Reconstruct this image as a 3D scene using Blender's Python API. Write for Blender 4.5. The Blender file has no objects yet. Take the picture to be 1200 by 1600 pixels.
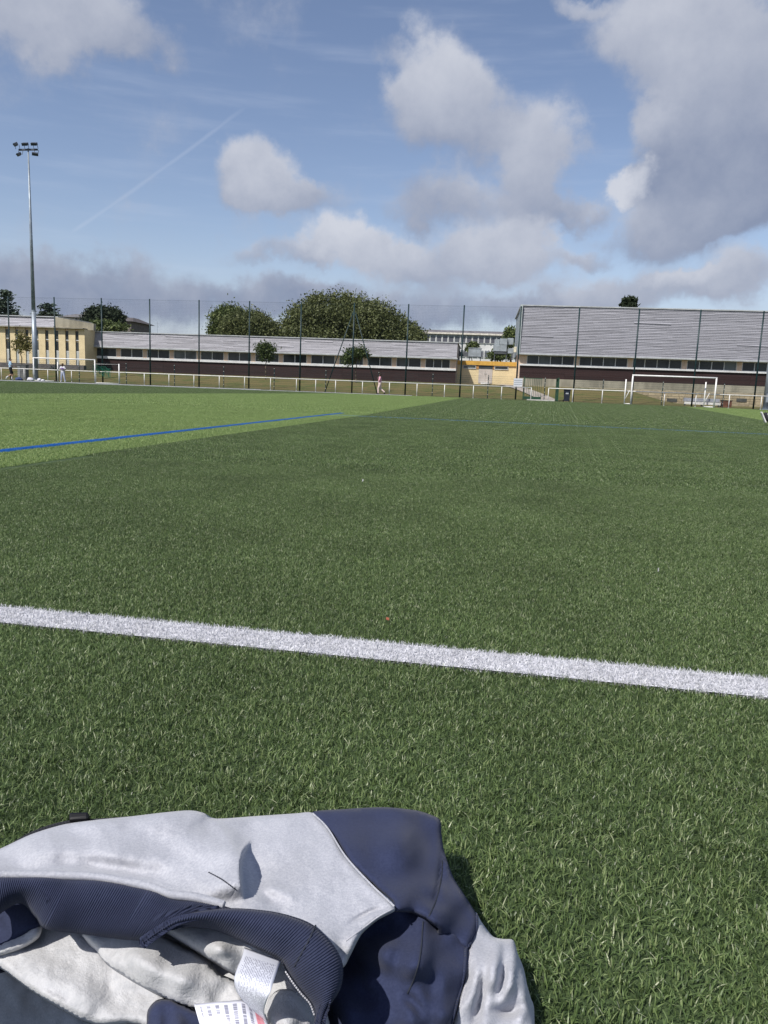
import bpy, bmesh, math, random
import numpy as np
from mathutils import Vector, Matrix, noise as mnoise
from mathutils.geometry import delaunay_2d_cdt

random.seed(7)
SC = bpy.context.scene
COL = SC.collection
R = math.radians

# ------------------------------------------------------------------ camera
CAM_H, PITCH, ROLL, FOC = 0.5, R(9.1), R(2.2), 1200.0
FW = np.array([0, math.cos(PITCH), -math.sin(PITCH)])
DN = np.array([0, -math.sin(PITCH), -math.cos(PITCH)])
EX = np.array([1.0, 0, 0])
CP = np.array([0, 0, CAM_H])
camd = bpy.data.cameras.new('camera')
cam = bpy.data.objects.new('camera', camd)
COL.objects.link(cam)
cx_ = math.cos(ROLL) * EX - math.sin(ROLL) * DN
cy_ = -math.sin(ROLL) * EX - math.cos(ROLL) * DN
M = Matrix.Identity(4)
for i in range(3):
    M[i][0], M[i][1], M[i][2] = cx_[i], cy_[i], -FW[i]
M[0][3], M[1][3], M[2][3] = CP
cam.matrix_world = M
camd.sensor_fit = 'VERTICAL'
camd.sensor_height = 24.0
camd.lens = 24.0 * FOC / 1600.0
camd.clip_start = 0.02
camd.clip_end = 6000
SC.camera = cam
SC.render.resolution_x, SC.render.resolution_y = 768, 1024


def ray(x, y):
    u, v = x - 600.0, y - 800.0
    a = u * math.cos(ROLL) + v * math.sin(ROLL)
    b = -u * math.sin(ROLL) + v * math.cos(ROLL)
    return a * EX + b * DN + FOC * FW


def ground(x, y, z=0.0):
    d = ray(x, y)
    return CP + d * ((z - CAM_H) / d[2])


# ------------------------------------------------------------------ light
SUN = Vector((-0.40, -0.50, 0.77)).normalized()
SUN_EL = math.asin(SUN.z)
SUN_AZ = math.atan2(SUN.x, SUN.y)
sl = bpy.data.lights.new('sun', 'SUN')
sl.energy = 4.0
sl.angle = R(0.55)
sl.color = (1.0, 0.955, 0.89)
so = bpy.data.objects.new('sun', sl)
so.rotation_euler = (-SUN).to_track_quat('-Z', 'Y').to_euler()
so.location = (0, 0, 30)
COL.objects.link(so)
SC.view_settings.view_transform = 'Standard'
SC.view_settings.look = 'None'
SC.view_settings.gamma = 1
SC.view_settings.exposure = 0.32
SC.view_settings.use_curve_mapping = False
SC.cycles.max_bounces = 5
SC.cycles.diffuse_bounces = 3
SC.cycles.glossy_bounces = 2
SC.cycles.transparent_max_bounces = 6
SC.cycles.use_denoising = True


class NT:
    """small node-tree helper"""

    def __init__(s, tree):
        s.t = tree
        s.n = tree.nodes
        s.l = tree.links

    def node(s, kind, **kw):
        nd = s.n.new(kind)
        for k, v in kw.items():
            setattr(nd, k, v)
        return nd

    def put(s, sock, v):
        if v is None:
            return
        if hasattr(v, 'is_output'):
            s.l.new(v, sock)
        else:
            sock.default_value = v

    def math(s, op, a, b=None, c=None, clamp=False):
        nd = s.node('ShaderNodeMath', operation=op, use_clamp=clamp)
        s.put(nd.inputs[0], a)
        if b is not None:
            s.put(nd.inputs[1], b)
        if c is not None:
            s.put(nd.inputs[2], c)
        return nd.outputs[0]

    def vec(s, op, a, b=None):
        nd = s.node('ShaderNodeVectorMath', operation=op)
        s.put(nd.inputs[0], a)
        if b is not None:
            s.put(nd.inputs[1], b)
        return nd.outputs['Value'] if op in ('LENGTH', 'DISTANCE', 'DOT_PRODUCT') else nd.outputs[0]

    def noise(s, vec, scale, detail=4, rough=0.55, out='Fac', dist=0.0):
        nd = s.node('ShaderNodeTexNoise')
        if vec is not None:
            s.put(nd.inputs['Vector'], vec)
        nd.inputs['Scale'].default_value = scale
        nd.inputs['Detail'].default_value = detail
        nd.inputs['Roughness'].default_value = rough
        nd.inputs['Distortion'].default_value = dist
        return nd.outputs['Fac'] if out == 'Fac' else nd.outputs['Color']

    def ramp(s, v, a, b, lo=0.0, hi=1.0, smooth=True):
        nd = s.node('ShaderNodeMapRange', interpolation_type='SMOOTHSTEP' if smooth else 'LINEAR')
        s.put(nd.inputs[0], v)
        for i, q in enumerate((a, b, lo, hi)):
            s.put(nd.inputs[1 + i], q)
        return nd.outputs[0]

    def mix(s, f, a, b, blend='MIX'):
        nd = s.node('ShaderNodeMix', data_type='RGBA', blend_type=blend)
        s.put(nd.inputs[0], f)
        s.put(nd.inputs[6], (*a, 1) if isinstance(a, tuple) and len(a) == 3 else a)
        s.put(nd.inputs[7], (*b, 1) if isinstance(b, tuple) and len(b) == 3 else b)
        return nd.outputs[2]

    def xyz(s, x, y, z):
        nd = s.node('ShaderNodeCombineXYZ')
        for i, q in enumerate((x, y, z)):
            s.put(nd.inputs[i], q)
        return nd.outputs[0]

    def sep(s, v):
        nd = s.node('ShaderNodeSeparateXYZ')
        s.put(nd.inputs[0], v)
        return nd.outputs


def azel(x, y):
    d = ray(x, y)
    d = d / np.linalg.norm(d)
    return math.atan2(d[0], d[1]), math.asin(d[2])


# ------------------------------------------------------------------ world: sky with clouds
W = bpy.data.worlds.new('World')
SC.world = W
W.use_nodes = True
w = NT(W.node_tree)
w.n.clear()
tc = w.node('ShaderNodeTexCoord')
DIR = tc.outputs['Generated']
sky = w.node('ShaderNodeTexSky', sky_type='NISHITA', sun_disc=False)
sky.sun_elevation = SUN_EL
sky.sun_rotation = SUN_AZ
sky.altitude = 20
sky.air_density = 1.0
sky.dust_density = 0.6
sky.ozone_density = 1.2
SKY_STRENGTH = 0.10
dx, dy, dz = w.sep(DIR)
az = w.math('ARCTAN2', dx, dy)
el = w.math('ARCSINE', dz)
P0 = w.xyz(az, el, 0.0)
n1 = w.noise(DIR, 5.0, 6, 0.55, 'Color')
n1v = w.vec('SUBTRACT', n1, (0.5, 0.5, 0.5))
n1v = w.vec('MULTIPLY', n1v, (0.17, 0.12, 0.0))
n2 = w.noise(DIR, 19.0, 5, 0.6, 'Color')
n2v = w.vec('MULTIPLY', w.vec('SUBTRACT', n2, (0.5, 0.5, 0.5)), (0.07, 0.055, 0.0))
PW = w.vec('ADD', w.vec('ADD', P0, n1v), n2v)
# cumulus seen from the field: (x, y, rx, ry in photo pixels, weight, base tone)
BLOBS = [
    (60, 20, 185, 85, 0.95, .10), (205, 80, 80, 48, 0.55, -.05),
    (420, 290, 66, 62, 1.0, .25), (440, 318, 105, 36, 0.8, -.05),
    (690, 140, 92, 92, 1.0, .28), (690, 205, 118, 76, 1.0, .0), (765, 170, 60, 70, .4, .12), (832, 235, 74, 92, .95, .12), (610, 95, 40, 30, .3, .0),
    (700, 318, 112, 46, 0.85, -.05), (835, 305, 60, 60, .6, -.05),
    (575, 388, 110, 44, 1.0, .38), (470, 408, 70, 20, .6, .0), (700, 402, 120, 46, .9, .05), (815, 385, 90, 58, 1.0, .22), (855, 345, 42, 26, .6, .3),
    (1060, 40, 140, 100, 1.0, .12), (925, 5, 55, 24, .6, .15), (1150, 150, 190, 130, 1.1, -.08), (1110, 250, 160, 80, 1.0, -.26),
    (980, 272, 44, 32, 1.0, .75), (1010, 195, 46, 36, .6, .2), (1150, 310, 170, 70, 1.1, -.32), (1050, 350, 130, 62, 1.0, -.08), (900, 312, 46, 26, .7, -.1), (915, 385, 42, 20, .55, -.05),
    (990, 445, 130, 44, .95, .05), (1065, 428, 52, 18, .8, .55), (1150, 440, 100, 50, .95, .08), (870, 462, 110, 34, .8, -.05),
    (90, 425, 260, 54, .9, -.26), (420, 466, 190, 40, .8, -.24), (650, 470, 220, 42, .8, -.20), (380, 395, 60, 22, .45, -.05), (120, 475, 160, 40, .7, -.14),
]
dens = None
tone = None
for (bx, by, brx, bry, wt, tn) in BLOBS:
    a0, e0 = azel(bx, by)
    a1, _ = azel(bx + brx, by)
    _, e1 = azel(bx, by - bry)
    sx, sy = 1 / max(.01, abs(a1 - a0)), 1 / max(.008, abs(e1 - e0))
    q = w.vec('MULTIPLY', w.vec('SUBTRACT', PW, (a0, e0, 0)), (sx, sy, 0))
    f = w.ramp(w.vec('LENGTH', q), 1.25, 0.25, 0.0, wt)
    oy = w.sep(q)[1]
    t = w.math('MULTIPLY', f, w.math('MULTIPLY_ADD', oy, 0.26, tn))
    dens = f if dens is None else w.math('ADD', dens, f)
    tone = t if tone is None else w.math('ADD', tone, t)
fine = w.noise(DIR, 12.0, 8, 0.60)
dd = w.math('MULTIPLY_ADD', w.math('SUBTRACT', fine, 0.5), 1.5, dens)
alpha_v = w.ramp(dd, 0.0, 0.85)
# the same kind of broken cloud over the rest of the sky
zc = w.math('MAXIMUM', w.math('ADD', dz, 0.12), 0.05)
cpl = w.xyz(w.math('DIVIDE', dx, zc), w.math('DIVIDE', dy, zc), 0.0)
gen = w.ramp(w.noise(cpl, 1.1, 7, 0.56), 0.47, 0.66)
vmask = w.ramp(w.vec('LENGTH', w.vec('MULTIPLY', w.vec('SUBTRACT', P0, (0, 0.22, 0)), (1 / .62, 1 / .52, 0))), 0.9, 1.2)
alpha_g = w.math('MULTIPLY', gen, vmask)
alpha = w.math('MAXIMUM', alpha_v, alpha_g)
tone_n = w.math('DIVIDE', tone, w.math('MAXIMUM', dens, 0.25))
tone_n = w.math('MULTIPLY_ADD', w.math('SUBTRACT', w.noise(DIR, 12.0, 6, 0.6), 0.5), 0.75, tone_n)
lum = w.ramp(tone_n, -0.36, 0.56, 0.0, 1.0, smooth=False)
ccol = w.mix(lum, (0.20, 0.237, 0.335), (0.51, 0.53, 0.59))
thin = w.math('MULTIPLY', alpha, 0.94)
# thin high streaks and the condensation trail
streak = w.noise(w.vec('MULTIPLY', P0, (3.0, 26.0, 1.0)), 1.6, 5, 0.55)
streak = w.ramp(streak, 0.46, 0.82, 0.0, 0.16)
(ax0, ay0), (ax1, ay1) = azel(108, 366), azel(402, 152)
tl = math.hypot(ax1 - ax0, ay1 - ay0)
ux, uy = (ax1 - ax0) / tl, (ay1 - ay0) / tl
pq = w.vec('SUBTRACT', w.vec('ADD', P0, w.vec('MULTIPLY', n2v, (.05, .05, 0))), (ax0, ay0, 0))
along = w.math('DIVIDE', w.vec('DOT_PRODUCT', pq, (ux, uy, 0)), tl)
across = w.math('ABSOLUTE', w.vec('DOT_PRODUCT', pq, (-uy, ux, 0)))
trail = w.math('MULTIPLY', w.ramp(across, 0.0036, 0.0, 0.0, 0.15), w.math('MULTIPLY', w.ramp(along, -0.02, 0.06), w.ramp(along, 1.02, 0.75)))
skyc = w.vec('MULTIPLY', sky.outputs[0], (SKY_STRENGTH, SKY_STRENGTH, SKY_STRENGTH))
hz = w.ramp(el, 0.20, 0.0, 0.0, 0.55)
skyc = w.vec('MULTIPLY', skyc, (1.05, 0.96, 0.98))
c0 = w.mix(hz, skyc, (0.31, 0.37, 0.51))
c1 = w.mix(w.math('MAXIMUM', streak, trail), c0, (0.52, 0.57, 0.68))
c2 = w.mix(thin, c1, ccol)
bg = w.node('ShaderNodeBackground')
w.l.new(c2, bg.inputs[0])
bg.inputs[1].default_value = 1.0
wo = w.node('ShaderNodeOutputWorld')
w.l.new(bg.outputs[0], wo.inputs[0])

# ------------------------------------------------------------------ materials
MATS = {}


def mat(name, col, rough=0.7, var=0.12, scale=3.0, bump=0.0, bscale=40.0, spec=0.3, metal=0.0, col2=None, stretch=(1, 1, 1), lo=.35, hi=.65):
    if name in MATS:
        return MATS[name]
    m = bpy.data.materials.new(name)
    m.use_nodes = True
    t = NT(m.node_tree)
    p = t.n['Principled BSDF']
    p.inputs['Roughness'].default_value = rough
    p.inputs['Specular IOR Level'].default_value = spec
    p.inputs['Metallic'].default_value = metal
    g = t.node('ShaderNodeNewGeometry')
    v = t.vec('MULTIPLY', g.outputs['Position'], stretch)
    if col2 is None:
        col2 = tuple(min(1, c * (1 - 2 * var)) for c in col)
        col = tuple(min(1, c * (1 + var)) for c in col)
    f = t.ramp(t.noise(v, scale, 5, 0.6), lo, hi)
    t.put(p.inputs['Base Color'], t.mix(f, col2, col))
    if bump:
        b = t.node('ShaderNodeBump')
        b.inputs['Strength'].default_value = bump
        b.inputs['Distance'].default_value = 0.01
        t.put(b.inputs['Height'], t.noise(v, bscale, 4, 0.6))
        t.l.new(b.outputs[0], p.inputs['Normal'])
    MATS[name] = m
    return m


def piece_mat(name, col, rough=0.7, amp=0.25, scale=3.0, stretch=(1, 1, 1), spec=0.3, streak=0.3):
    """colour that differs from piece to piece (per object) plus weather streaks"""
    if name in MATS:
        return MATS[name]
    m = bpy.data.materials.new(name)
    m.use_nodes = True
    t = NT(m.node_tree)
    p = t.n['Principled BSDF']
    p.inputs['Roughness'].default_value = rough
    p.inputs['Specular IOR Level'].default_value = spec
    oi = t.node('ShaderNodeObjectInfo')
    g = t.node('ShaderNodeNewGeometry')
    nz = t.noise(t.vec('MULTIPLY', g.outputs['Position'], stretch), scale, 5, 0.65)
    k = t.math('ADD', t.math('MULTIPLY_ADD', oi.outputs['Random'], 2 * amp, 1 - amp), t.math('MULTIPLY', t.math('SUBTRACT', nz, 0.5), 2 * streak))
    v = t.vec('MULTIPLY', (*col,), t.xyz(k, k, k))
    t.put(p.inputs['Base Color'], v)
    MATS[name] = m
    return m


def attr_mat(name, cols, rough=0.5, spec=0.4, world_var=0.2, world_scale=1.2, translucent=0.0):
    """colour from a per-leaf 'tint' attribute through a ramp"""
    if name in MATS:
        return MATS[name]
    m = bpy.data.materials.new(name)
    m.use_nodes = True
    t = NT(m.node_tree)
    p = t.n['Principled BSDF']
    p.inputs['Roughness'].default_value = rough
    p.inputs['Specular IOR Level'].default_value = spec
    a = t.node('ShaderNodeAttribute', attribute_name='tint')
    cr = t.node('ShaderNodeValToRGB')
    e = cr.color_ramp.elements
    for i, (pos, c) in enumerate(cols):
        q = e[i] if i < 2 else e.new(pos)
        q.position = pos
        q.color = (*c, 1)
    t.l.new(a.outputs['Fac'], cr.inputs[0])
    g = t.node('ShaderNodeNewGeometry')
    nz = t.noise(g.outputs['Position'], world_scale, 4, 0.6)
    k = t.math('MULTIPLY_ADD', t.math('SUBTRACT', nz, 0.5), 2 * world_var * 1.6, 1.0)
    col = t.vec('MULTIPLY', cr.outputs[0], t.xyz(k, k, k))
    t.put(p.inputs['Base Color'], col)
    if translucent:
        tr = t.node('ShaderNodeBsdfTranslucent')
        t.put(tr.inputs[0], col)
        ms = t.node('ShaderNodeMixShader')
        ms.inputs[0].default_value = translucent
        t.l.new(p.outputs[0], ms.inputs[1])
        t.l.new(tr.outputs[0], ms.inputs[2])
        t.l.new(ms.outputs[0], t.n['Material Output'].inputs[0])
    MATS[name] = m
    return m


def glass_mat(name, col=(0.03, 0.035, 0.04), rough=0.08):
    if name in MATS:
        return MATS[name]
    m = bpy.data.materials.new(name)
    m.use_nodes = True
    t = NT(m.node_tree)
    p = t.n['Principled BSDF']
    oi = t.node('ShaderNodeObjectInfo')
    g = t.node('ShaderNodeNewGeometry')
    f = t.math('MULTIPLY', t.math('POWER', oi.outputs['Random'], 2.5), t.ramp(t.noise(g.outputs['Position'], 0.5, 2), .4, .6, .3, 1))
    t.put(p.inputs['Base Color'], t.mix(f, col, (0.13, 0.15, 0.15)))
    p.inputs['Roughness'].default_value = rough
    p.inputs['Specular IOR Level'].default_value = 0.25
    MATS[name] = m
    return m


# ------------------------------------------------------------------ object helpers
def put_props(o, label=None, cat=None, group=None, kind=None):
    if label:
        o['label'] = label
    if cat:
        o['category'] = cat
    if group:
        o['group'] = group
    if kind:
        o['kind'] = kind
    return o


class MB:
    """collects shapes; build() links them as one mesh object"""

    def __init__(s, off=(0, 0, 0)):
        s.v, s.f, s.off = [], [], np.array(off, float)

    def add(s, vs, fs):
        b = len(s.v)
        s.v += [tuple(np.array(p, float) - s.off) for p in vs]
        s.f += [tuple(b + i for i in f) for f in fs]
        return s

    def box(s, x0, x1, y0, y1, z0, z1):
        vs = [(x, y, z) for z in (z0, z1) for y in (y0, y1) for x in (x0, x1)]
        return s.add(vs, [(0, 2, 3, 1), (4, 5, 7, 6), (0, 1, 5, 4), (2, 6, 7, 3), (0, 4, 6, 2), (1, 3, 7, 5)])

    def prism(s, poly, y0, y1):
        """polygon in x,z pushed from y0 to y1"""
        n = len(poly)
        vs = [(x, y0, z) for x, z in poly] + [(x, y1, z) for x, z in poly]
        return s.add(vs, [tuple(range(n)), tuple(range(2 * n - 1, n - 1, -1))] + [(i, i + n, (i + 1) % n + n, (i + 1) % n) for i in range(n)])

    def tube(s, a, b, r0, r1=None, seg=8):
        r1 = r0 if r1 is None else r1
        a, b = Vector(a), Vector(b)
        q = (b - a).to_track_quat('Z', 'Y')
        vs = []
        for p, r in ((a, r0), (b, r1)):
            for k in range(seg):
                an = 2 * math.pi * k / seg
                vs.append(tuple(p + q @ Vector((r * math.cos(an), r * math.sin(an), 0))))
        fs = [(k, (k + 1) % seg, (k + 1) % seg + seg, k + seg) for k in range(seg)]
        fs += [tuple(range(seg - 1, -1, -1)), tuple(range(seg, 2 * seg))]
        return s.add(vs, fs)

    def path(s, pts, r, seg=6):
        for a, b in zip(pts[:-1], pts[1:]):
            s.tube(a, b, r, r, seg)
        return s

    def build(s, name, m, parent=None, smooth=False):
        me = bpy.data.meshes.new(name)
        me.from_pydata(s.v, [], s.f)
        me.update()
        o = bpy.data.objects.new(name, me)
        me.materials.append(m)
        if smooth:
            for p in me.polygons:
                p.use_smooth = True
        COL.objects.link(o)
        if parent:
            o.parent = parent
        return o


def bevel(o, wdt=0.01, seg=2):
    b = o.modifiers.new('bevel', 'BEVEL')
    b.width = wdt
    b.segments = seg
    b.limit_method = 'ANGLE'
    return o


def fix_normals(me):
    bm = bmesh.new()
    bm.from_mesh(me)
    bmesh.ops.recalc_face_normals(bm, faces=bm.faces)
    bm.to_mesh(me)
    bm.free()


class Frame:
    """upright frame turned by YAW, x along a front, y away from the camera; pixel rays meet its y = const planes"""

    def __init__(s, yaw, c0=0.0):
        s.a = yaw
        s.ex = np.array([math.cos(yaw), -math.sin(yaw), 0])
        s.ey = np.array([math.sin(yaw), math.cos(yaw), 0])
        s.c0 = c0

    def at(s, px, py, y=0.0):
        d = ray(px, py)
        t = (s.c0 + y) / d.dot(s.ey)
        p = d * t
        return p.dot(s.ex), p[2] + CAM_H

    def world(s, x, y, z=0.0):
        return s.ex * x + s.ey * (s.c0 + y) + np.array([0, 0, z])

    def thing(s, name, label, cat, x, y, z=0.0, group=None):
        o = bpy.data.objects.new(name, None)
        COL.objects.link(o)
        o.empty_display_size = 0.2
        o.location = s.world(x, y, z)
        o.rotation_euler = (0, 0, -s.a)
        put_props(o, label, cat, group)
        return o, (x, y, z)


PF = Frame(R(9.7))                       # the pitch: x along the touchlines, y across the field
LINE0, LINE1 = 1.335, 1.431              # near touchline
RAIL, FENCE = 67.5, 69.2


def sheet(name, pts, z, m, kind='structure'):
    me = bpy.data.meshes.new(name)
    me.from_pydata([(p[0], p[1], z) for p in pts], [], [tuple(range(len(pts)))])
    me.update()
    o = bpy.data.objects.new(name, me)
    me.materials.append(m)
    COL.objects.link(o)
    o['kind'] = kind
    return o


def pfq(s0, s1, c0, c1):
    return [PF.world(s0, c0), PF.world(s1, c0), PF.world(s1, c1), PF.world(s0, c1)]


# ------------------------------------------------------------------ ground, pitch, lines
sheet('ground', [(-2500, -300), (2500, -300), (2500, 4000), (-2500, 4000)], -0.06, mat('far_ground', (0.06, 0.085, 0.03), .95, .25, 0.05))


def turf_base(name, dark, light, nscale=260.0):
    m = bpy.data.materials.new(name)
    m.use_nodes = True
    t = NT(m.node_tree)
    p = t.n['Principled BSDF']
    p.inputs['Roughness'].default_value = 0.75
    p.inputs['Specular IOR Level'].default_value = 0.2
    g = t.node('ShaderNodeNewGeometry')
    f = t.ramp(t.noise(g.outputs['Position'], nscale, 3, 0.7), .33, .67)
    f2 = t.ramp(t.noise(g.outputs['Position'], 0.9, 5, 0.65), .3, .7, .75, 1.2)
    c = t.vec('MULTIPLY', t.mix(f, dark, light), t.xyz(f2, f2, f2))
    t.put(p.inputs['Base Color'], c)
    return m


M_TBD = turf_base('turf_infill_dark', (0.030, 0.048, 0.022), (0.075, 0.11, 0.042))
M_TBL = turf_base('turf_infill_light', (0.045, 0.070, 0.020), (0.11, 0.16, 0.05))
M_WL = mat('line_white', (0.62, 0.62, 0.66), .8, .08, 40)
M_BL = mat('line_blue', (0.035, 0.17, 0.50), .7, .15, 40)
sheet('pitch', pfq(-75, 60, -6, RAIL + 0.9), 0.0, M_TBD)
# mown-looking light strips: left and right of the dark one that the camera sits on
S_L0, S_L1 = -2.72, -12.8
gR0, gR1 = ground(1200, 664), ground(1062, 637)
sR = lambda c: 5.9 + (c - 16.6) * 0.145
sL = lambda c: S_L0 - .0085 * (c - 2) - .03 * max(0, c - 14)
LS = [PF.world(S_L0, -6), PF.world(sL(14), 14), PF.world(sL(RAIL), RAIL - .2), PF.world(S_L1 - 2.0, RAIL - .2), PF.world(S_L1, 12), PF.world(S_L1, -6)]
sheet('turf_strip', LS, 0.004, M_TBL)
sheet('turf_strip', [PF.world(sR(-6), -6), PF.world(17.5, -6), PF.world(17.5, RAIL - .2), PF.world(sR(RAIL), RAIL - .2)], 0.004, M_TBL)
sheet('turf_strip', pfq(-32.8, -22.8, -6, RAIL - .2), 0.004, M_TBL)
BLUE_S0, BLUE_S1, BLUE_C = -3.31, -3.225, 13.35
lw = sheet('touchline', pfq(-60, 55, LINE0, LINE1), 0.008, M_WL)
lb = sheet('blue_line', [PF.world(BLUE_S0, -4), PF.world(BLUE_S1, -4), PF.world(BLUE_S1 - .12, BLUE_C), PF.world(BLUE_S0 - .12, BLUE_C)], 0.008, M_BL)
sheet('blue_line', pfq(BLUE_S0 - .12, 40, BLUE_C, BLUE_C + .12), 0.0085, M_BL)


def far_line(name, a, b, wd, z):
    pa, pb = ground(*a), ground(*b)
    d = (pb - pa) / np.linalg.norm(pb - pa)
    nn = np.array([-d[1], d[0], 0]) * wd / 2
    sheet(name, [pa - nn, pb - nn, pb + nn, pa + nn], z, M_WL)


FAR_LINES = [((-46.0, 52.0), (-8.6, 64.5)), ((-46.0, 54.0), (-22.0, 65.5))]
for (a, b) in FAR_LINES:
    pa, pb = PF.world(*a), PF.world(*b)
    d = (pb - pa) / np.linalg.norm(pb - pa)
    nn = np.array([-d[1], d[0], 0]) * .08
    sheet('touchline', [pa - nn, pb - nn, pb + nn, pa + nn], 0.008, M_WL)


# ------------------------------------------------------------------ turf blades (uncountable: one object per lane)
def blade_patch(n, size, hgt, wid, lean, seed, segs=2, lean_dir=None):
    rg = np.random.default_rng(seed)
    bx = rg.uniform(-size / 2, size / 2, n)
    by = rg.uniform(-size / 2, size / 2, n)
    ang = rg.uniform(0, 2 * np.pi, n)
    h = hgt * rg.uniform(0.55, 1.25, n)
    ln = lean * np.abs(rg.normal(0.7, 0.5, n)) * h
    wd = wid * rg.uniform(0.7, 1.3, n)
    face = ang + rg.normal(0, 0.7, n) + np.pi / 2
    vs = np.zeros((n, 2 * segs + 1, 3))
    for k in range(segs + 1):
        t = k / segs
        px = bx + np.cos(ang) * ln * t ** 1.7
        py = by + np.sin(ang) * ln * t ** 1.7
        pz = h * (t - 0.25 * t * t * np.clip(ln / h, 0, 1.6))
        if k < segs:
            wv = wd * (1 - 0.35 * t) / 2
            vs[:, 2 * k] = np.stack([px - np.cos(face) * wv, py - np.sin(face) * wv, pz], 1)
            vs[:, 2 * k + 1] = np.stack([px + np.cos(face) * wv, py + np.sin(face) * wv, pz], 1)
        else:
            vs[:, 2 * k] = np.stack([px, py, pz], 1)
    nv = 2 * segs + 1
    base = np.arange(n)[:, None] * nv
    fs = []
    for k in range(segs - 1):
        fs += (base + np.array([2 * k, 2 * k + 1, 2 * k + 3, 2 * k + 2])).tolist()
    k = segs - 1
    fs += (base + np.array([2 * k, 2 * k + 1, 2 * k + 2])).tolist()
    tint = np.repeat(rg.uniform(0, 1, n), nv)
    return vs.reshape(-1, 3), fs, tint


def blade_tree():
    ng = bpy.data.node_groups.new('spread_blades', 'GeometryNodeTree')
    ng.interface.new_socket('Geometry', in_out='INPUT', socket_type='NodeSocketGeometry')
    ng.interface.new_socket('Geometry', in_out='OUTPUT', socket_type='NodeSocketGeometry')
    n, l = ng.nodes, ng.links
    gi, go = n.new('NodeGroupInput'), n.new('NodeGroupOutput')

    def attr(nm, dt):
        a = n.new('GeometryNodeInputNamedAttribute')
        a.data_type = dt
        a.inputs[0].default_value = nm
        return [o for o in a.outputs if o.enabled and o.name == 'Attribute'][0]
    sp = n.new('GeometryNodeSeparateGeometry')
    sp.domain = 'POINT'
    l.new(gi.outputs[0], sp.inputs[0])
    cmpn = n.new('FunctionNodeCompare')
    cmpn.data_type = 'FLOAT'
    cmpn.operation = 'GREATER_THAN'
    l.new(attr('is_spot', 'FLOAT'), cmpn.inputs[0])
    cmpn.inputs[1].default_value = 0.5
    l.new(cmpn.outputs[0], sp.inputs[1])
    ip = n.new('GeometryNodeInstanceOnPoints')
    l.new(sp.outputs[0], ip.inputs['Points'])
    l.new(sp.outputs[1], ip.inputs['Instance'])
    cx = n.new('ShaderNodeCombineXYZ')
    l.new(attr('turn', 'FLOAT'), cx.inputs[2])
    l.new(cx.outputs[0], ip.inputs['Rotation'])
    l.new(attr('size', 'FLOAT_VECTOR'), ip.inputs['Scale'])
    l.new(ip.outputs[0], go.inputs[0])
    return ng


BT = blade_tree()


def turf(name, patch, spots, m, label, cat):
    """spots: (s, c, turn, sx, sy) in the pitch frame"""
    vs, fs, tint = patch
    nv, ns = len(vs), len(spots)
    pts = np.array([(q[0], q[1], 0.002) for q in spots])
    allv = np.concatenate([vs, pts])
    me = bpy.data.meshes.new(name)
    me.from_pydata(allv.tolist(), [], fs)
    flag = np.concatenate([np.zeros(nv), np.ones(ns)]).astype(np.float32)
    a = me.attributes.new('is_spot', 'FLOAT', 'POINT')
    a.data.foreach_set('value', flag)
    a = me.attributes.new('turn', 'FLOAT', 'POINT')
    a.data.foreach_set('value', np.concatenate([np.zeros(nv), [q[2] for q in spots]]).astype(np.float32))
    a = me.attributes.new('size', 'FLOAT_VECTOR', 'POINT')
    sz = np.ones((nv + ns, 3))
    sz[nv:, 0] = [q[3] for q in spots]
    sz[nv:, 1] = [q[4] for q in spots]
    a.data.foreach_set('vector', sz.astype(np.float32).ravel())
    a = me.attributes.new('tint', 'FLOAT', 'POINT')
    a.data.foreach_set('value', np.concatenate([tint, np.zeros(ns)]).astype(np.float32))
    me.update()
    me.materials.append(m)
    o = bpy.data.objects.new(name, me)
    COL.objects.link(o)
    o.rotation_euler = (0, 0, -PF.a)
    md = o.modifiers.new('spread', 'NODES')
    md.node_group = BT
    put_props(o, label, cat, None, 'stuff')
    return o


GREEN = [(0.0, (0.034, 0.054, 0.019)), (1.0, (0.44, 0.47, 0.31)), (0.30, (0.092, 0.144, 0.050)), (0.70, (0.155, 0.222, 0.080)), (0.93, (0.235, 0.295, 0.125))]
LIGHT = [(0.0, (0.14, 0.20, 0.055)), (1.0, (0.42, 0.50, 0.20)), (0.5, (0.21, 0.315, 0.10))]
WHITE = [(0.0, (0.34, 0.35, 0.37)), (1.0, (0.72, 0.72, 0.74)), (0.5, (0.54, 0.545, 0.57))]
BLUEC = [(0.0, (0.03, 0.17, 0.50)), (1.0, (0.14, 0.44, 0.88)), (0.5, (0.06, 0.31, 0.74))]
M_GB = attr_mat('turf_blade_green', GREEN, 0.40, 0.42, 0.28, 1.8, 0.3)
M_LB = attr_mat('turf_blade_light', LIGHT, 0.45, 0.45, 0.16, 1.0, 0.3)
M_WB = attr_mat('turf_blade_white', WHITE, 0.5, 0.4, 0.16, 9.0, 0.15)
M_BB = attr_mat('turf_blade_blue', BLUEC, 0.5, 0.4, 0.1, 3.0, 0.1)
rr = random.Random(3)
q4 = lambda: rr.randrange(4) * math.pi / 2


def width_at(c):
    return 0.70 * (c + .9) + 0.45


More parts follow.
